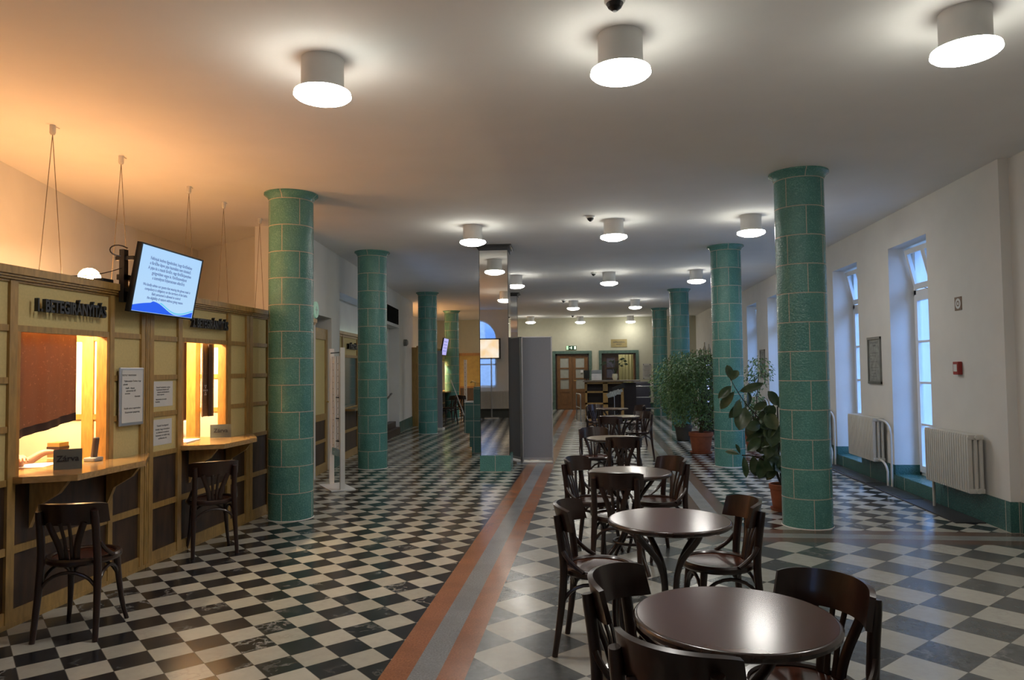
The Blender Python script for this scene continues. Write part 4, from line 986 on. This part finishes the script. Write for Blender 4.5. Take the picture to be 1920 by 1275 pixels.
# far left booth with warm window
b3 = thing('ticket_booth', 'distant booth with glowing warm window behind the third left column', 'ticket booth', (-4.9, 21.6, 0))
b = B().box(-0.05, 0, -1.95, 3.0, 2.10, 2.24)
for a in (-1.95, -1.3, -0.3, 0.6, 2.0, 2.93): b.box(-0.05, 0.005, a, a+0.07, 0, 2.2)
for z in (0.0, 0.46, 0.84, 1.84): b.box(-0.05, 0, -1.95, 3.0, z, z+(0.1 if z == 0 else 0.05))
b.build('oak_frame', OAK, parent=b3)
B().box(-0.035, -0.015, -1.95, 3, 1.87, 2.12).box(-0.035, -0.015, -1.95, 0.6, 0.87, 1.85).box(-0.035, -0.015, 2.0, 3, 0.87, 1.85).build('cream_panels', CREAM, parent=b3)
B().box(-0.33, 0.0, -1.99, -1.95, 0.0, 2.2).build('side_panel', OAK, parent=b3)
B().box(-0.035, -0.015, -1.95, 3, 0.08, 0.85).build('dark_panels', DARKP, parent=b3)
B().box(-0.3, 0.28, 0.5, 2.1, 0.84, 0.88).build('counter_shelf', OAK_TOP, parent=b3)
B().box(-0.8, -0.75, 0.0, 2.8, 0.0, 2.2).build('inner_wall', CREAM_IN, parent=b3)
globe('warm globe lamp inside the distant booth', (-5.45, 22.9, 2.00)); globe('warm globe lamp over the distant booth, near the third column', (-5.5, 20.9, 2.45), 0.075)
g2 = drape(0, 0, 0, 0, 1); g2.bm.free()
B().grid(lambda u, v: (-5.0+0.02*math.sin(u*14), 22.25+0.45*u, 1.85-(0.85-0.25*u)*v), 16, 6, 0.004).build('window_curtain', SH2, smooth=True, label='dark curtain gathered in the distant warm booth window', cat='curtain')
od = thing('back_door', 'ochre door with orange frame at the far end left of the mirrored pillar', 'door', (-4.75, YE, 0))
B().box(-0.52, -0.42, -0.06, 0, 0, 2.2).box(0.42, 0.52, -0.06, 0, 0, 2.2).box(-0.52, 0.52, -0.06, 0, 2.1, 2.2).box(-0.42, 0.42, -0.05, 0, 0.85, 0.92).build('door_frame', wood('orange_door_frame', (0.36, 0.15, 0.03), 0.4), parent=od)
B().box(-0.42, 0.42, -0.04, -0.01, 0.92, 2.1).build('upper_panel', mat('ochre_panel', (0.50, 0.33, 0.08), 0.5), parent=od)
B().box(-0.42, 0.42, -0.04, -0.01, 0.0, 0.85).build('lower_panel', DARKP, parent=od)
B().tube([(0.34, -0.04, 1.05), (0.34, -0.10, 1.05), (0.24, -0.10, 1.05)], 0.015, 8).build('door_handle', BRASS, parent=od)
ps = thing('perforated_post', 'slim white perforated stand before the ochre far door', 'display stand', (-4.17, 23.0, 0))
B().box(-0.045, 0.045, -0.03, 0.03, 0.02, 1.88).build('post', WHITE, parent=ps)
B().box(-0.2, 0.2, -0.15, 0.15, 0, 0.02).build('base_plate', WHITE, parent=ps)
b = B()
for k in range(12): b.box(-0.008, 0.008, -0.033, -0.029, 0.2+k*0.14, 0.22+k*0.14)
b.build('hole_row', DARKM, parent=ps)
stk = thing('walking_stick', 'thin white stick leaning against a distant chair', 'stick', (-3.95, 21.3, 0))
B().tube([(-0.26, -0.5, 1.27), (-0.09, -0.5, 0.83), (0.22, -0.5, 0.0)], 0.012, 8).build('shaft', WHITE, parent=stk)

# ------------------------------------------------------------------ radiators, pipes, wall fittings on the right
def radiator(label, y0, y1, pipes=None, x=3.62, group='white column radiators along the window wall', z0=0.295, z1=0.868):
    t = thing('radiator', label, 'radiator', (x, y0, 0), 0, group); L = y1-y0; n = int(L/0.045)
    b = B(); hx = 0.145
    for k in range(n):
        yc = (k+0.5)*L/n
        for j in range(3):
            xx = 0.022+j*0.05
            b.tube([(xx, yc, z0+0.03), (xx, yc, z1-0.03)], 0.0205, 8, flat=(1.0, 1.0))
        b.box(-0.004, 0.030, yc-0.0165, yc+0.0165, z0+0.02, z1-0.02, bevel=0.006)
        b.box(0.0, hx, yc-0.021, yc+0.021, z1-0.05, z1, bevel=0.008); b.box(0.0, hx, yc-0.021, yc+0.021, z0, z0+0.05, bevel=0.008)
    b.build('sections', RADM, parent=t, smooth=True)
    b = B()
    for z in (z1-0.025, z0+0.025): b.lathe([(0.024, -0.02), (0.024, 0)], 12, cap0=True, cap1=True) if False else b.tube([(0.075, -0.022, z), (0.075, 0, z)], 0.022, 10)
    b.build('end_plug', RADM, parent=t)
    if pipes:
        B().tube(pipes[0], 0.014, 8).build('pipe', RADM, parent=t, smooth=True); B().tube(pipes[1], 0.014, 8).build('pipe', RADM, parent=t, smooth=True)
    return t
def ppair(ya):
    return ([(0.075, -0.02, 0.845)] + bez((0.075, -0.05, 0.845), (0.09, -0.20, 0.845), (0.11, -0.27, 0.80), (0.11, -0.28, 0.66), 8) + [(0.11, -0.28, 0.0)],
            [(0.075, -0.02, 0.32)] + bez((0.075, -0.04, 0.32), (0.085, -0.10, 0.32), (0.09, -0.17, 0.27), (0.09, -0.20, 0.20), 6) + [(0.09, -0.20, 0.0)])
radiator('white column radiator nearest on the right wall', 7.50, 8.44, ([(0.06, 0.90, 0.30), (0.06, 0.90, 0.0)], [(0.10, 0.98, 0.30), (0.10, 0.98, 0.0)]))
radiator('white radiator with curved pipes between the first and second right windows', 9.92, 10.86, ppair(0))
radiator('white radiator half behind the nearest right column', 12.08, 13.02, ppair(0))
radiator('white radiator far along the right wall, behind the rubber plant', 14.28, 15.2, ppair(0))
radiator('farthest white radiator along the window wall', 16.42, 17.33, ppair(0))
rb = radiator('ribbed radiator under the arched window behind the viewer', 0, 1.2, None, 0, None)
rb.location = (-1.62, YB+0.19, 0); rb.rotation_euler = (0, 0, PI/2); rb.location = (-1.60, YB+0.03, 0)
rf = radiator('small radiator on the far wall right of the doors', 0, 0.5, None, 0, None, z0=0.25, z1=1.0); rf.rotation_euler = (0, 0, -PI/2); rf.location = (1.82, YE-0.03, 0)
rf.rotation_euler = (0, 0, PI/2); rf.location = (2.35, YE-0.19, 0)

gr = thing('floor_grating', 'dark floor duct cover with two gratings along the window wall', 'floor grating', (3.66, 7.55, 0))
B().prism([(-0.16, 0.0), (0.12, 0.0), (0.12, 6.5), (-0.16, 6.5)], 0.0, 0.012).build('cover_plate', mat('dark_cover_plate', (0.040, 0.040, 0.045), 0.5, 0.2), parent=gr)
b = B()
for (a, c) in ((1.25, 2.15), (2.45, 3.9)):
    k = a
    while k < c: b.box(-0.12, 0.08, k, k+0.012, 0.012, 0.020); k += 0.04
    for x in (-0.12, -0.08, -0.04, 0.0, 0.04, 0.076): b.box(x, x+0.005, a, c, 0.012, 0.018)
b.build('grating_bars', STEEL, parent=gr)
def frame_poster(label, y, lb):
    t = thing('poster_frame', label, 'poster frame', (WX, y, 1.625), 0, 'narrow framed posters between the windows')
    b = B().box(-0.02, 0, -0.225, -0.195, -0.315, 0.315).box(-0.02, 0, 0.195, 0.225, -0.315, 0.315).box(-0.022, 0, -0.225, 0.225, 0.285, 0.318).box(-0.022, 0, -0.225, 0.225, -0.318, -0.285)
    b.build('metal_frame', mat('dull_metal_frame', (0.22, 0.22, 0.21), 0.4, 0.6), parent=t)
    p = B().box(-0.008, 0, -0.2, 0.2, -0.29, 0.29).build('print', mat('grey_print', (0.27, 0.28, 0.26), 0.5, var=0.25, vscale=14), parent=t)
    for body, yy, zz, sz in (('GYÓGYFÜRDŐ', 0, 0.24, 0.04), ('TÉRKÉP', 0, 0.20, 0.03)):
        text('poster_text', body, sz, INK, t, facing((-1, 0, 0), (-0.0085, yy, zz)), 0.0002)
    b = B()
    for k in range(9): b.box(-0.0095, -0.008, rnd.uniform(-0.15, 0.1), rnd.uniform(0.11, 0.16), -0.22+k*0.04, -0.216+k*0.04)
    b.build('printed_figures', INK, parent=t)
frame_poster('narrow framed poster between the first and second right windows', 10.26, None)
frame_poster('small distant framed poster between the far right windows', 16.8, None)
fa = thing('fire_alarm', 'small red fire alarm call point on the right wall', 'fire alarm', (WX, 7.99, 1.52))
B().box(-0.045, 0, -0.055, 0.055, -0.068, 0.068, bevel=0.006).build('housing', RED, parent=fa)
B().box(-0.048, -0.045, -0.035, 0.035, -0.035, 0.04).build('label_plate', PAPER, parent=fa)
fs = thing('alarm_sign', 'small square brown and white pictogram sign above the fire alarm', 'sign', (WX, 7.97, 2.195))
B().box(-0.006, 0, -0.07, 0.07, -0.07, 0.07).build('plate', mat('brown_sign', (0.16, 0.09, 0.05), 0.5), parent=fs)
b = B().lathe([(0.055, 0), (0.030, 0)], 28); b.xf(Matrix.Translation((-0.0068, 0, 0)) @ Matrix.Rotation(PI/2, 4, 'Y')).box(-0.0075, -0.006, -0.014, 0.014, -0.014, 0.014).build('pictogram', PAPER, parent=fs)

# ------------------------------------------------------------------ plants
LEAFG = mat('fig_leaf', (0.10, 0.19, 0.06), 0.42, var=0.5, vscale=25); 
def pot(t, r, h, m, saucer=True):
    B().lathe([(0, 0.01), (r*0.70, 0.01), (r*0.74, 0.02), (r*0.93, h*0.80), (r*1.0, h*0.82), (r*1.02, h*0.98), (r*0.98, h), (r*0.90, h), (r*0.88, h*0.86), (0, h*0.86)], 36).build('pot', m, parent=t, smooth=True)
    B().lathe([(0, h*0.90), (r*0.88, h*0.90)], 24).build('soil', SOIL, parent=t)
    if saucer: B().lathe([(0, 0.0), (r*0.85, 0.0), (r*0.95, 0.03), (r*0.90, 0.03), (r*0.80, 0.008), (0, 0.008)], 36).build('saucer', m, parent=t, smooth=True)
def bush(label, loc, r, h, blobs, nleaf, pm, seed, saucer=True, ls=0.042, group=None, green=None):
    t = thing('potted_fig', label, 'potted plant', loc, 0, group); rd = random.Random(seed)
    pot(t, r, h, pm, saucer)
    b = B()
    for k in range(4):
        c = blobs[k % len(blobs)]; b.tube(bez((0.02*k-0.03, 0.02, h*0.85), (0.05, 0.0, h+0.25), (c[0]*0.4, c[1]*0.4, (h+c[2])/2), (c[0], c[1], c[2]), 7), [0.016-0.0015*i for i in range(8)], 7)
    b.build('trunk', BARK, parent=t, smooth=True)
    vs, fs = [], []
    tot = sum(q[3]**2.5 for q in blobs)
    for bx_, by_, bz_, br_, bh_ in blobs:
        for _ in range(int(nleaf*br_**2.5/tot)):
            d = Vector((rd.gauss(0, 1), rd.gauss(0, 1), rd.gauss(0, 1))).normalized(); rr = rd.random()**0.40
            p = Vector((bx_+d.x*br_*rr, by_+d.y*br_*rr, bz_+d.z*bh_*rr))
            dirv = (Vector((d.x, d.y, -0.8)) + Vector((rd.uniform(-1, 1), rd.uniform(-1, 1), rd.uniform(-0.6, 0.6)))).normalized()
            sd = dirv.cross(Vector((rd.uniform(-1, 1), rd.uniform(-1, 1), 1))).normalized(); nn = dirv.cross(sd)
            L = ls*rd.uniform(0.8, 1.5); w_ = L*0.24; i = len(vs)
            vs += [p, p+dirv*L*0.45+sd*w_, p+dirv*L*0.5+nn*L*0.05, p+dirv*L*0.45-sd*w_, p+dirv*L]
            fs += [(i, i+1, i+2), (i, i+2, i+3), (i+1, i+4, i+2), (i+2, i+4, i+3)]
    me = bpy.data.meshes.new('foliage'); me.from_pydata([tuple(v) for v in vs], [], fs); me.materials.append(green or LEAFG)
    o = bpy.data.objects.new('foliage', me); COL.objects.link(o); o.parent = t
    return t
bush('large bushy fig tree in a terracotta pot left of the second right column', (1.90, 13.35, 0), 0.215, 0.385,
     [(-0.30, 0.0, 1.50, 0.42, 0.38), (0.05, 0.1, 1.55, 0.42, 0.36), (-0.10, 0, 1.10, 0.48, 0.42), (0.10, -0.05, 0.72, 0.36, 0.30), (-0.42, 0.05, 1.15, 0.34, 0.42), (-0.35, 0, 0.75, 0.26, 0.28)], 9500, TERRA, 3)
bush('smaller weeping fig in a dark pot behind the large bushy fig', (1.86, 15.6, 0), 0.19, 0.34, [(-0.1, 0, 0.9, 0.40, 0.5), (-0.38, 0, 1.15, 0.34, 0.55), (0.1, 0, 1.3, 0.4, 0.5)], 5200, mat('dark_green_pot', (0.06, 0.05, 0.035), 0.6), 5, False)
bush('leafy fig branches in a pot behind the blue-lit second right column', (2.95, 13.9, 0), 0.18, 0.34, [(-0.1, 0, 1.0, 0.26, 0.45), (0.12, 0, 1.45, 0.26, 0.32), (-0.02, 0.0, 0.8, 0.25, 0.3)], 1100, TERRA, 9, False, 0.05)
RUB = N('rubber_leaf'); f = RUB.noise(RUB.obj(), 9, 3); RUB.l(RUB.mix(RUB.ramp(f, 0.3, 0.7), (0.028, 0.060, 0.026), (0.10, 0.135, 0.065)), RUB.b.inputs['Base Color']); RUB.b.inputs['Roughness'].default_value = 0.28
RUB = RUB.m
rp = thing('rubber_plant', 'leaning rubber plant with large oval leaves in a small terracotta pot', 'potted plant', (2.005, 8.12, 0))
pot(rp, 0.135, 0.285, TERRA, True)
X0, Y0 = 2.005, 8.12
stems = [bez((0, 0, 0.24), (-0.10, 0, 0.55), (-0.12, -0.02, 0.80), (-0.24, -0.03, 1.00), 8) + bez((-0.27, -0.03, 1.04), (-0.35, -0.03, 1.13), (-0.44, -0.03, 1.24), (-0.53, -0.03, 1.44), 6),
         bez((0.01, 0, 0.24), (-0.04, 0, 0.45), (-0.02, 0.02, 0.75), (-0.02, 0.03, 1.12), 8), bez((-0.02, 0, 0.30), (-0.10, 0, 0.55), (-0.25, -0.05, 0.60), (-0.43, -0.08, 0.60), 8)]
b = B()
for s in stems: b.tube(s, [0.011 - 0.0005*i for i in range(len(s))], 7)
b.build('stem', mat('dark_stem', (0.03, 0.022, 0.014), 0.6), parent=rp, smooth=True)
LV = [ # base x,z  -> tip dx,dz (metres), depth, width factor, twist
 (-0.52, 1.42, -0.03, 0.17, 0.0, .5, .3), (-0.52, 1.40, 0.10, 0.13, 0.03, .5, -.4), (-0.45, 1.28, 0.27, 0.10, -.05, .28, .8), (-0.50, 1.36, -0.17, -0.15, -.02, .38, .2), (-0.47, 1.30, -0.16, -0.22, .04, .34, -.3),
 (-0.42, 1.22, -0.10, -0.22, -.06, .36, .5), (-0.40, 1.18, -0.14, -0.20, .02, .34, .2), (-0.36, 1.14, -0.10, -0.28, -.04, .50, -.2), (-0.33, 1.30, 0.02, -0.20, .05, .4, .6), (-0.30, 1.08, 0.14, 0.10, -.05, .4, .3), 
 (-0.28, 1.04, -0.16, -0.12, .0, .48, .1), (-0.24, 1.00, 0.14, -0.10, -.06, .5, .2), (-0.24, 0.98, -0.10, -0.22, .05, .42, -.4), (-0.20, 0.94, -0.20, -0.04, -.08, .42, .3), (-0.18, 0.90, -0.10, -0.24, .02, .46, .2),
 (-0.16, 0.86, 0.08, -0.22, -.05, .50, -.2), (-0.16, 0.84, -0.22, -0.10, .0, .36, .4), (-0.12, 0.80, -0.06, -0.24, -.06, .48, .1), (-0.10, 0.76, 0.12, -0.14, .03, .48, .5), (-0.08, 0.68, -0.16, 0.05, .04, .4, .2),
 (-0.43, 0.60, -0.05, 0.12, .0, .3, .3), (-0.40, 0.60, 0.02, -0.26, -.02, .26, .1), (-0.30, 0.60, 0.05, -0.26, .03, .40, -.2), (-0.20, 0.58, -0.06, -0.24, -.04, .46, .3), (-0.12, 0.56, -0.10, -0.24, .02, .45, .2), (-0.43, 0.60, -0.16, 0.03, .03, .3, .6),
 (-0.02, 1.12, -0.12, 0.18, -.03, .48, .2), (-0.02, 1.10, 0.10, 0.16, .03, .45, -.2), (-0.02, 1.02, -0.20, 0.02, .04, .45, .4), (-0.02, 0.95, 0.14, -0.04, -.05, .45, .3), (-0.02, 0.88, -0.18, -0.08, .0, .5, .0), (-0.02, 0.80, 0.12, -0.15, .04, .5, .2),
 (-0.03, 0.70, -0.16, -0.12, -.05, .46, .3), (-0.03, 0.60, 0.10, -0.16, .03, .44, .1), (-0.04, 0.52, -0.14, -0.16, -.04, .42, .2), (-0.14, 0.98, 0.05, 0.17, -.05, .46, .3), (-0.10, 0.90, -0.05, -0.20, -.10, .5, .1), (-0.20, 0.80, -0.18, -0.16, -.04, .42, .2), (-0.22, 1.02, -0.04, -0.22, .06, .46, .2)]
rl = random.Random(11)
for k in range(26):
    z_ = rl.uniform(0.45, 1.10); x_ = -0.02-(z_-0.3)*0.22*rl.random(); sg = rl.choice((-1, -1, 1)); LV.append((x_, z_, sg*rl.uniform(0.07, 0.2), rl.uniform(-0.20, 0.10), rl.uniform(-0.12, 0.10), rl.uniform(0.42, 0.55), rl.uniform(-0.7, 0.7)))
b = B()
for x, z, dx, dz, dy, wf, tw in LV:
    a = Vector((x, dy*0.3, z)); d = Vector((dx, dy*2, dz))*0.95; L = d.length; d.normalize()
    view = Vector((math.sin(tw), -math.cos(tw), 0.25)); sd = d.cross(view).normalized(); nn = sd.cross(d)
    prof = [0.04, 0.52, 0.82, 0.97, 1.0, 0.90, 0.62, 0.04]; rows = []
    for i, wv_ in enumerate(prof):
        u = 0.08+0.92*i/(len(prof)-1); c = a+d*L*u+nn*(-0.10*L*(u-0.5)**2*4*0.5); hw = wv_*L*wf*0.5*1.15
        rows.append([b.bm.verts.new(c+sd*hw*k+nn*abs(k)*hw*0.28) for k in (-1, -0.5, 0, 0.5, 1)])
    for r1, r2 in zip(rows, rows[1:]):
        for k in range(4): b.bm.faces.new((r1[k], r1[k+1], r2[k+1], r2[k]))
    b.tube([a, a+d*L*0.10], 0.003, 5)
b.build('foliage', RUB, parent=rp, smooth=True)

# dark shelf with bottles behind the plants
sh = thing('drinks_cabinet', 'tall dark cabinet with small blue-white lights behind the bushy fig', 'cabinet', (2.75, 17.0, 0))
B().box(-0.30, 0.30, 0.0, 0.4, 0.0, 1.84).build('carcass', mat('black_cabinet', (0.012, 0.010, 0.010), 0.4), parent=sh)
b = B()
for z in (0.75, 1.05, 1.12, 1.22, 1.27, 1.58): b.box(-0.17, -0.12, -0.012, 0, z, z+0.03)
b.build('indicator_lights', emit('blue_white_led', (0.45, 0.5, 1.0), 5), parent=sh)
for k, (x, hh) in enumerate(((-0.28, 0.16), (-0.18, 0.30), (-0.08, 0.26), (0.04, 0.18), (0.15, 0.24))):
    t = thing('ornament_bottle', ['short beige jar at the left end on top of the dark cabinet', 'tallest beige bottle on top of the dark cabinet', 'second tallest beige bottle on the dark cabinet, right of the tallest', 'short beige bottle in the middle right on the dark cabinet', 'beige bottle at the right end on top of the dark cabinet'][k], 'bottle', (2.75+x, 17.15, 1.84), 0, 'bottles on the dark cabinet')
    B().lathe([(0, 0), (0.035, 0.0), (0.04, hh*0.5), (0.015, hh*0.75), (0.015, hh), (0, hh)], 14).build('body', mat('beige_ceramic', (0.28, 0.24, 0.16), 0.5), parent=t, smooth=True)

# ------------------------------------------------------------------ reception desk and railings at the far end
rd_ = thing('reception_desk', 'tall oak-framed reception desk with dark shelves at the end of the aisle', 'reception desk', (-0.28, 21.2, 0))
b = B().box(0, 0.06, 0, 0.06, 0, 1.14).box(0.52, 0.66, 0, 0.06, 0, 1.14).box(1.04, 1.12, 0, 0.06, 0, 1.14).box(0, 0.66, 0, 0.06, 0.84, 0.89).box(0, 0.66, 0, 0.06, 0.50, 0.55).box(0, 1.12, 0, 0.06, 0.0, 0.08).box(0, 1.12, 0.0, 0.06, 1.10, 1.16)
b.build('oak_frame', OAK, parent=rd_)
B().box(0.0, 1.5, 0.35, 0.40, 0.02, 1.12).box(0.0, 0.03, 0.06, 0.4, 0.02, 1.12).box(0.06, 0.52, 0.05, 0.4, 0.52, 0.54).build('dark_back', mat('dark_maroon_board', (0.018, 0.008, 0.008), 0.5), parent=rd_)
B().box(-0.06, 1.60, -0.10, 0.50, 1.16, 1.20).build('desk_top', wood('grey_brown_top', (0.14, 0.11, 0.08), 0.35), parent=rd_)
pr = thing('till_printer', 'white boxy printer on the reception desk', 'printer', (0.06, 21.35, 1.20))
B().box(-0.15, 0.15, -0.13, 0.13, 0, 0.20, bevel=0.01).build('lower_case', mat('pale_plastic', (0.55, 0.55, 0.53), 0.5), parent=pr)
B().box(-0.15, 0.15, -0.13, 0.13, 0.20, 0.31, bevel=0.01).box(-0.04, 0.05, -0.135, -0.12, 0.225, 0.25).build('upper_case', mat('grey_case', (0.22, 0.24, 0.24), 0.5), parent=pr)
mo = thing('monitor', 'black monitor turned sideways beside the printer on the desk', 'monitor', (-0.23, 21.50, 1.20), 1.1)
B().box(-0.16, 0.16, -0.015, 0.015, 0.05, 0.30).build('panel', BLACK, parent=mo); B().box(-0.02, 0.02, -0.01, 0.01, 0, 0.06).box(-0.08, 0.08, -0.06, 0.06, 0, 0.01).build('stand', BLACK, parent=mo)
vp = thing('desk_plant', 'leafy plant in a cream pot on the reception desk', 'potted plant', (0.60, 21.35, 1.20))
B().lathe([(0, 0), (0.06, 0), (0.085, 0.10), (0.075, 0.19), (0, 0.18)], 20).build('pot', mat('cream_ceramic', (0.55, 0.52, 0.36), 0.4), parent=vp, smooth=True)
b = B()
for k in range(16):
    a = k*2.4; dx, dy = math.cos(a), math.sin(a)*0.4; zt = 0.25+0.25*rnd.random(); rr = 0.06+0.26*rnd.random()
    p = Vector((dx*rr, dy*rr, 0.16+zt)); b.tube([(0, 0, 0.17), (p.x*0.5, p.y*0.5, 0.25+zt*0.5), tuple(p)], 0.004, 4)
    sd = Vector((0.035, 0, 0.035)); b.face([p, p+Vector((dx*0.06+0.02, dy*0.05, 0.02)), p+Vector((dx*0.13, dy*0.1, -0.03)), p+Vector((dx*0.05, dy*0.05, -0.05))])
b.build('leaves', mat('dark_leaf', (0.02, 0.035, 0.012), 0.5), parent=vp)
ls = thing('leaflet_stand', 'thin floor stand holding crumpled white leaflets before the desk', 'leaflet stand', (0.55, 20.6, 0))
B().tube([(0, 0, 0.02), (0, 0, 0.82)], 0.012, 8).lathe([(0.12, 0), (0.12, 0.02)], 20, cap0=True, cap1=True).build('pole', STEEL, parent=ls)
b = B()
for k in range(7): b.box(-0.09, 0.09, -0.002, 0.002, -0.06, 0.06, rot=Matrix.Rotation(-0.5+0.25*(k % 3), 3, 'Y') @ Matrix.Rotation(0.3*(k % 4)-0.4, 3, 'Z'), at=(-0.13+0.045*k, -0.02*(k % 3), 0.80+0.018*k-0.02*(k % 2)))
b.build('leaflets', mat('pale_leaflets', (0.48, 0.50, 0.47), 0.7, var=0.3, vscale=30), parent=ls)
B().box(0.0, 0.34, 0.0, 0.03, 0.0, 0.13, rot=Matrix.Rotation(-0.4, 3, 'Y'), at=(0.0, 0, 0.88)).build('dark_tray', BLACK, parent=ls)
kb = thing('kiosk_counter', 'dark grey rounded counter behind the steel railings', 'counter', (1.45, 22.9, 0))
b = B(); prof = [(0.42*1, 0), (0.42, 1.0), (0.34, 1.10), (0.26, 1.14)]
B().box(-0.25, 0.30, 0, 0.5, 0, 1.12, bevel=0.08).build('body', mat('dark_violet_grey', (0.045, 0.042, 0.055), 0.6), parent=kb, smooth=True)
def rail(label, loc, rz, L, n=3, ht=1.0):
    t = thing('steel_railing', label, 'railing', loc, rz, 'steel barrier railings at the reception')
    p = [(0, 0, 0), (0, 0, ht-0.06)] + bez((0, 0, ht-0.05), (0, 0, ht-0.01), (0.01, 0, ht), (0.05, 0, ht), 4) + [(L-0.05, 0, ht)] + bez((L-0.04, 0, ht), (L, 0, ht), (L, 0, ht-0.01), (L, 0, ht-0.05), 4) + [(L, 0, 0)]
    B().tube(p, 0.019, 10).build('tube_frame', STEEL, parent=t, smooth=True)
    for k in range(1, n): B().tube([(0, 0, ht*k/n), (L, 0, ht*k/n)], 0.016, 8).build('cross_rail', STEEL, parent=t, smooth=True)
    return t
rail('steel barrier railing with three bars right of the reception desk', (1.17, 22.0, 0), 0.0, 0.80)
rail('steel railing running away beside the reception desk', (1.10, 22.1, 0), math.radians(112), 0.75, 2)
rail('small steel handrail at the left foot of the reception desk', (-0.42, 21.2, 0), math.radians(100), 0.8, 2, 0.80)
ws = thing('wooden_step', 'small orange wooden step at the foot of the reception desk', 'step', (-0.10, 19.7, 0))
B().box(-0.13, 0.13, -0.1, 0.2, 0, 0.14).build('box', wood('orange_step', (0.30, 0.13, 0.04), 0.5), parent=ws)

# signs on the far wall
es = thing('exit_sign', 'lit green exit sign above the far brown double door', 'exit sign', (-0.855, YE-0.03, 2.35))
B().box(-0.19, 0.19, 0, 0.03, -0.075, 0.075).build('case', mat('sign_dark_green', (0.02, 0.08, 0.04), 0.4), parent=es)
B().box(-0.19, -0.12, -0.006, 0, -0.07, 0.07).build('green_end', emit('exit_green', (0.15, 0.75, 0.2), 0.8), parent=es)
B().box(0.10, 0.17, -0.006, 0, -0.06, 0.06).box(-0.02, 0.02, -0.006, 0, -0.05, 0.05).box(-0.08, -0.03, -0.006, 0, -0.012, 0.012).build('white_pictogram', emit('exit_white', (0.6, 0.75, 0.6), 0.6), parent=es)
bp = thing('brass_plaque', 'brass plaque with two dark lines of text above the right far door', 'plaque', (0.94, YE-0.012, 2.50))
B().box(-0.30, 0.30, 0, 0.012, -0.15, 0.15).build('plate', mat('dull_brass_plate', (0.33, 0.27, 0.12), 0.5, 0.2), parent=bp)
text('plaque_text', 'NAPPALI KÓRHÁZ', 0.075, INK, bp, facing((0, -1, 0), (0, -0.002, 0.035)), 0.001, 0.001, xs=0.72); text('plaque_text', 'RECEPCIÓ', 0.055, INK, bp, facing((0, -1, 0), (0, -0.002, -0.045)), 0.001, 0.001, xs=0.8)
gp = thing('glass_notice', 'framed grey notice with four screws right of the far doors', 'notice', (1.96, YE-0.012, 1.42))
B().box(-0.15, 0.15, 0, 0.008, -0.29, 0.29).build('plate', mat('notice_grey', (0.38, 0.37, 0.34), 0.4), parent=gp)
b = B()
for k in range(9): b.box(-0.11+0.01*(k % 3), 0.11, -0.002, 0, 0.20-k*0.05, 0.212-k*0.05)
b.build('printed_lines', INK, parent=gp)
b = B()
for sx in (-0.12, 0.12):
    for sz in (-0.26, 0.26): b.box(sx-0.014, sx+0.014, -0.008, 0, sz-0.014, sz+0.014)
b.build('screws', DARKM, parent=gp)
print('scene ready', len(sc.objects))
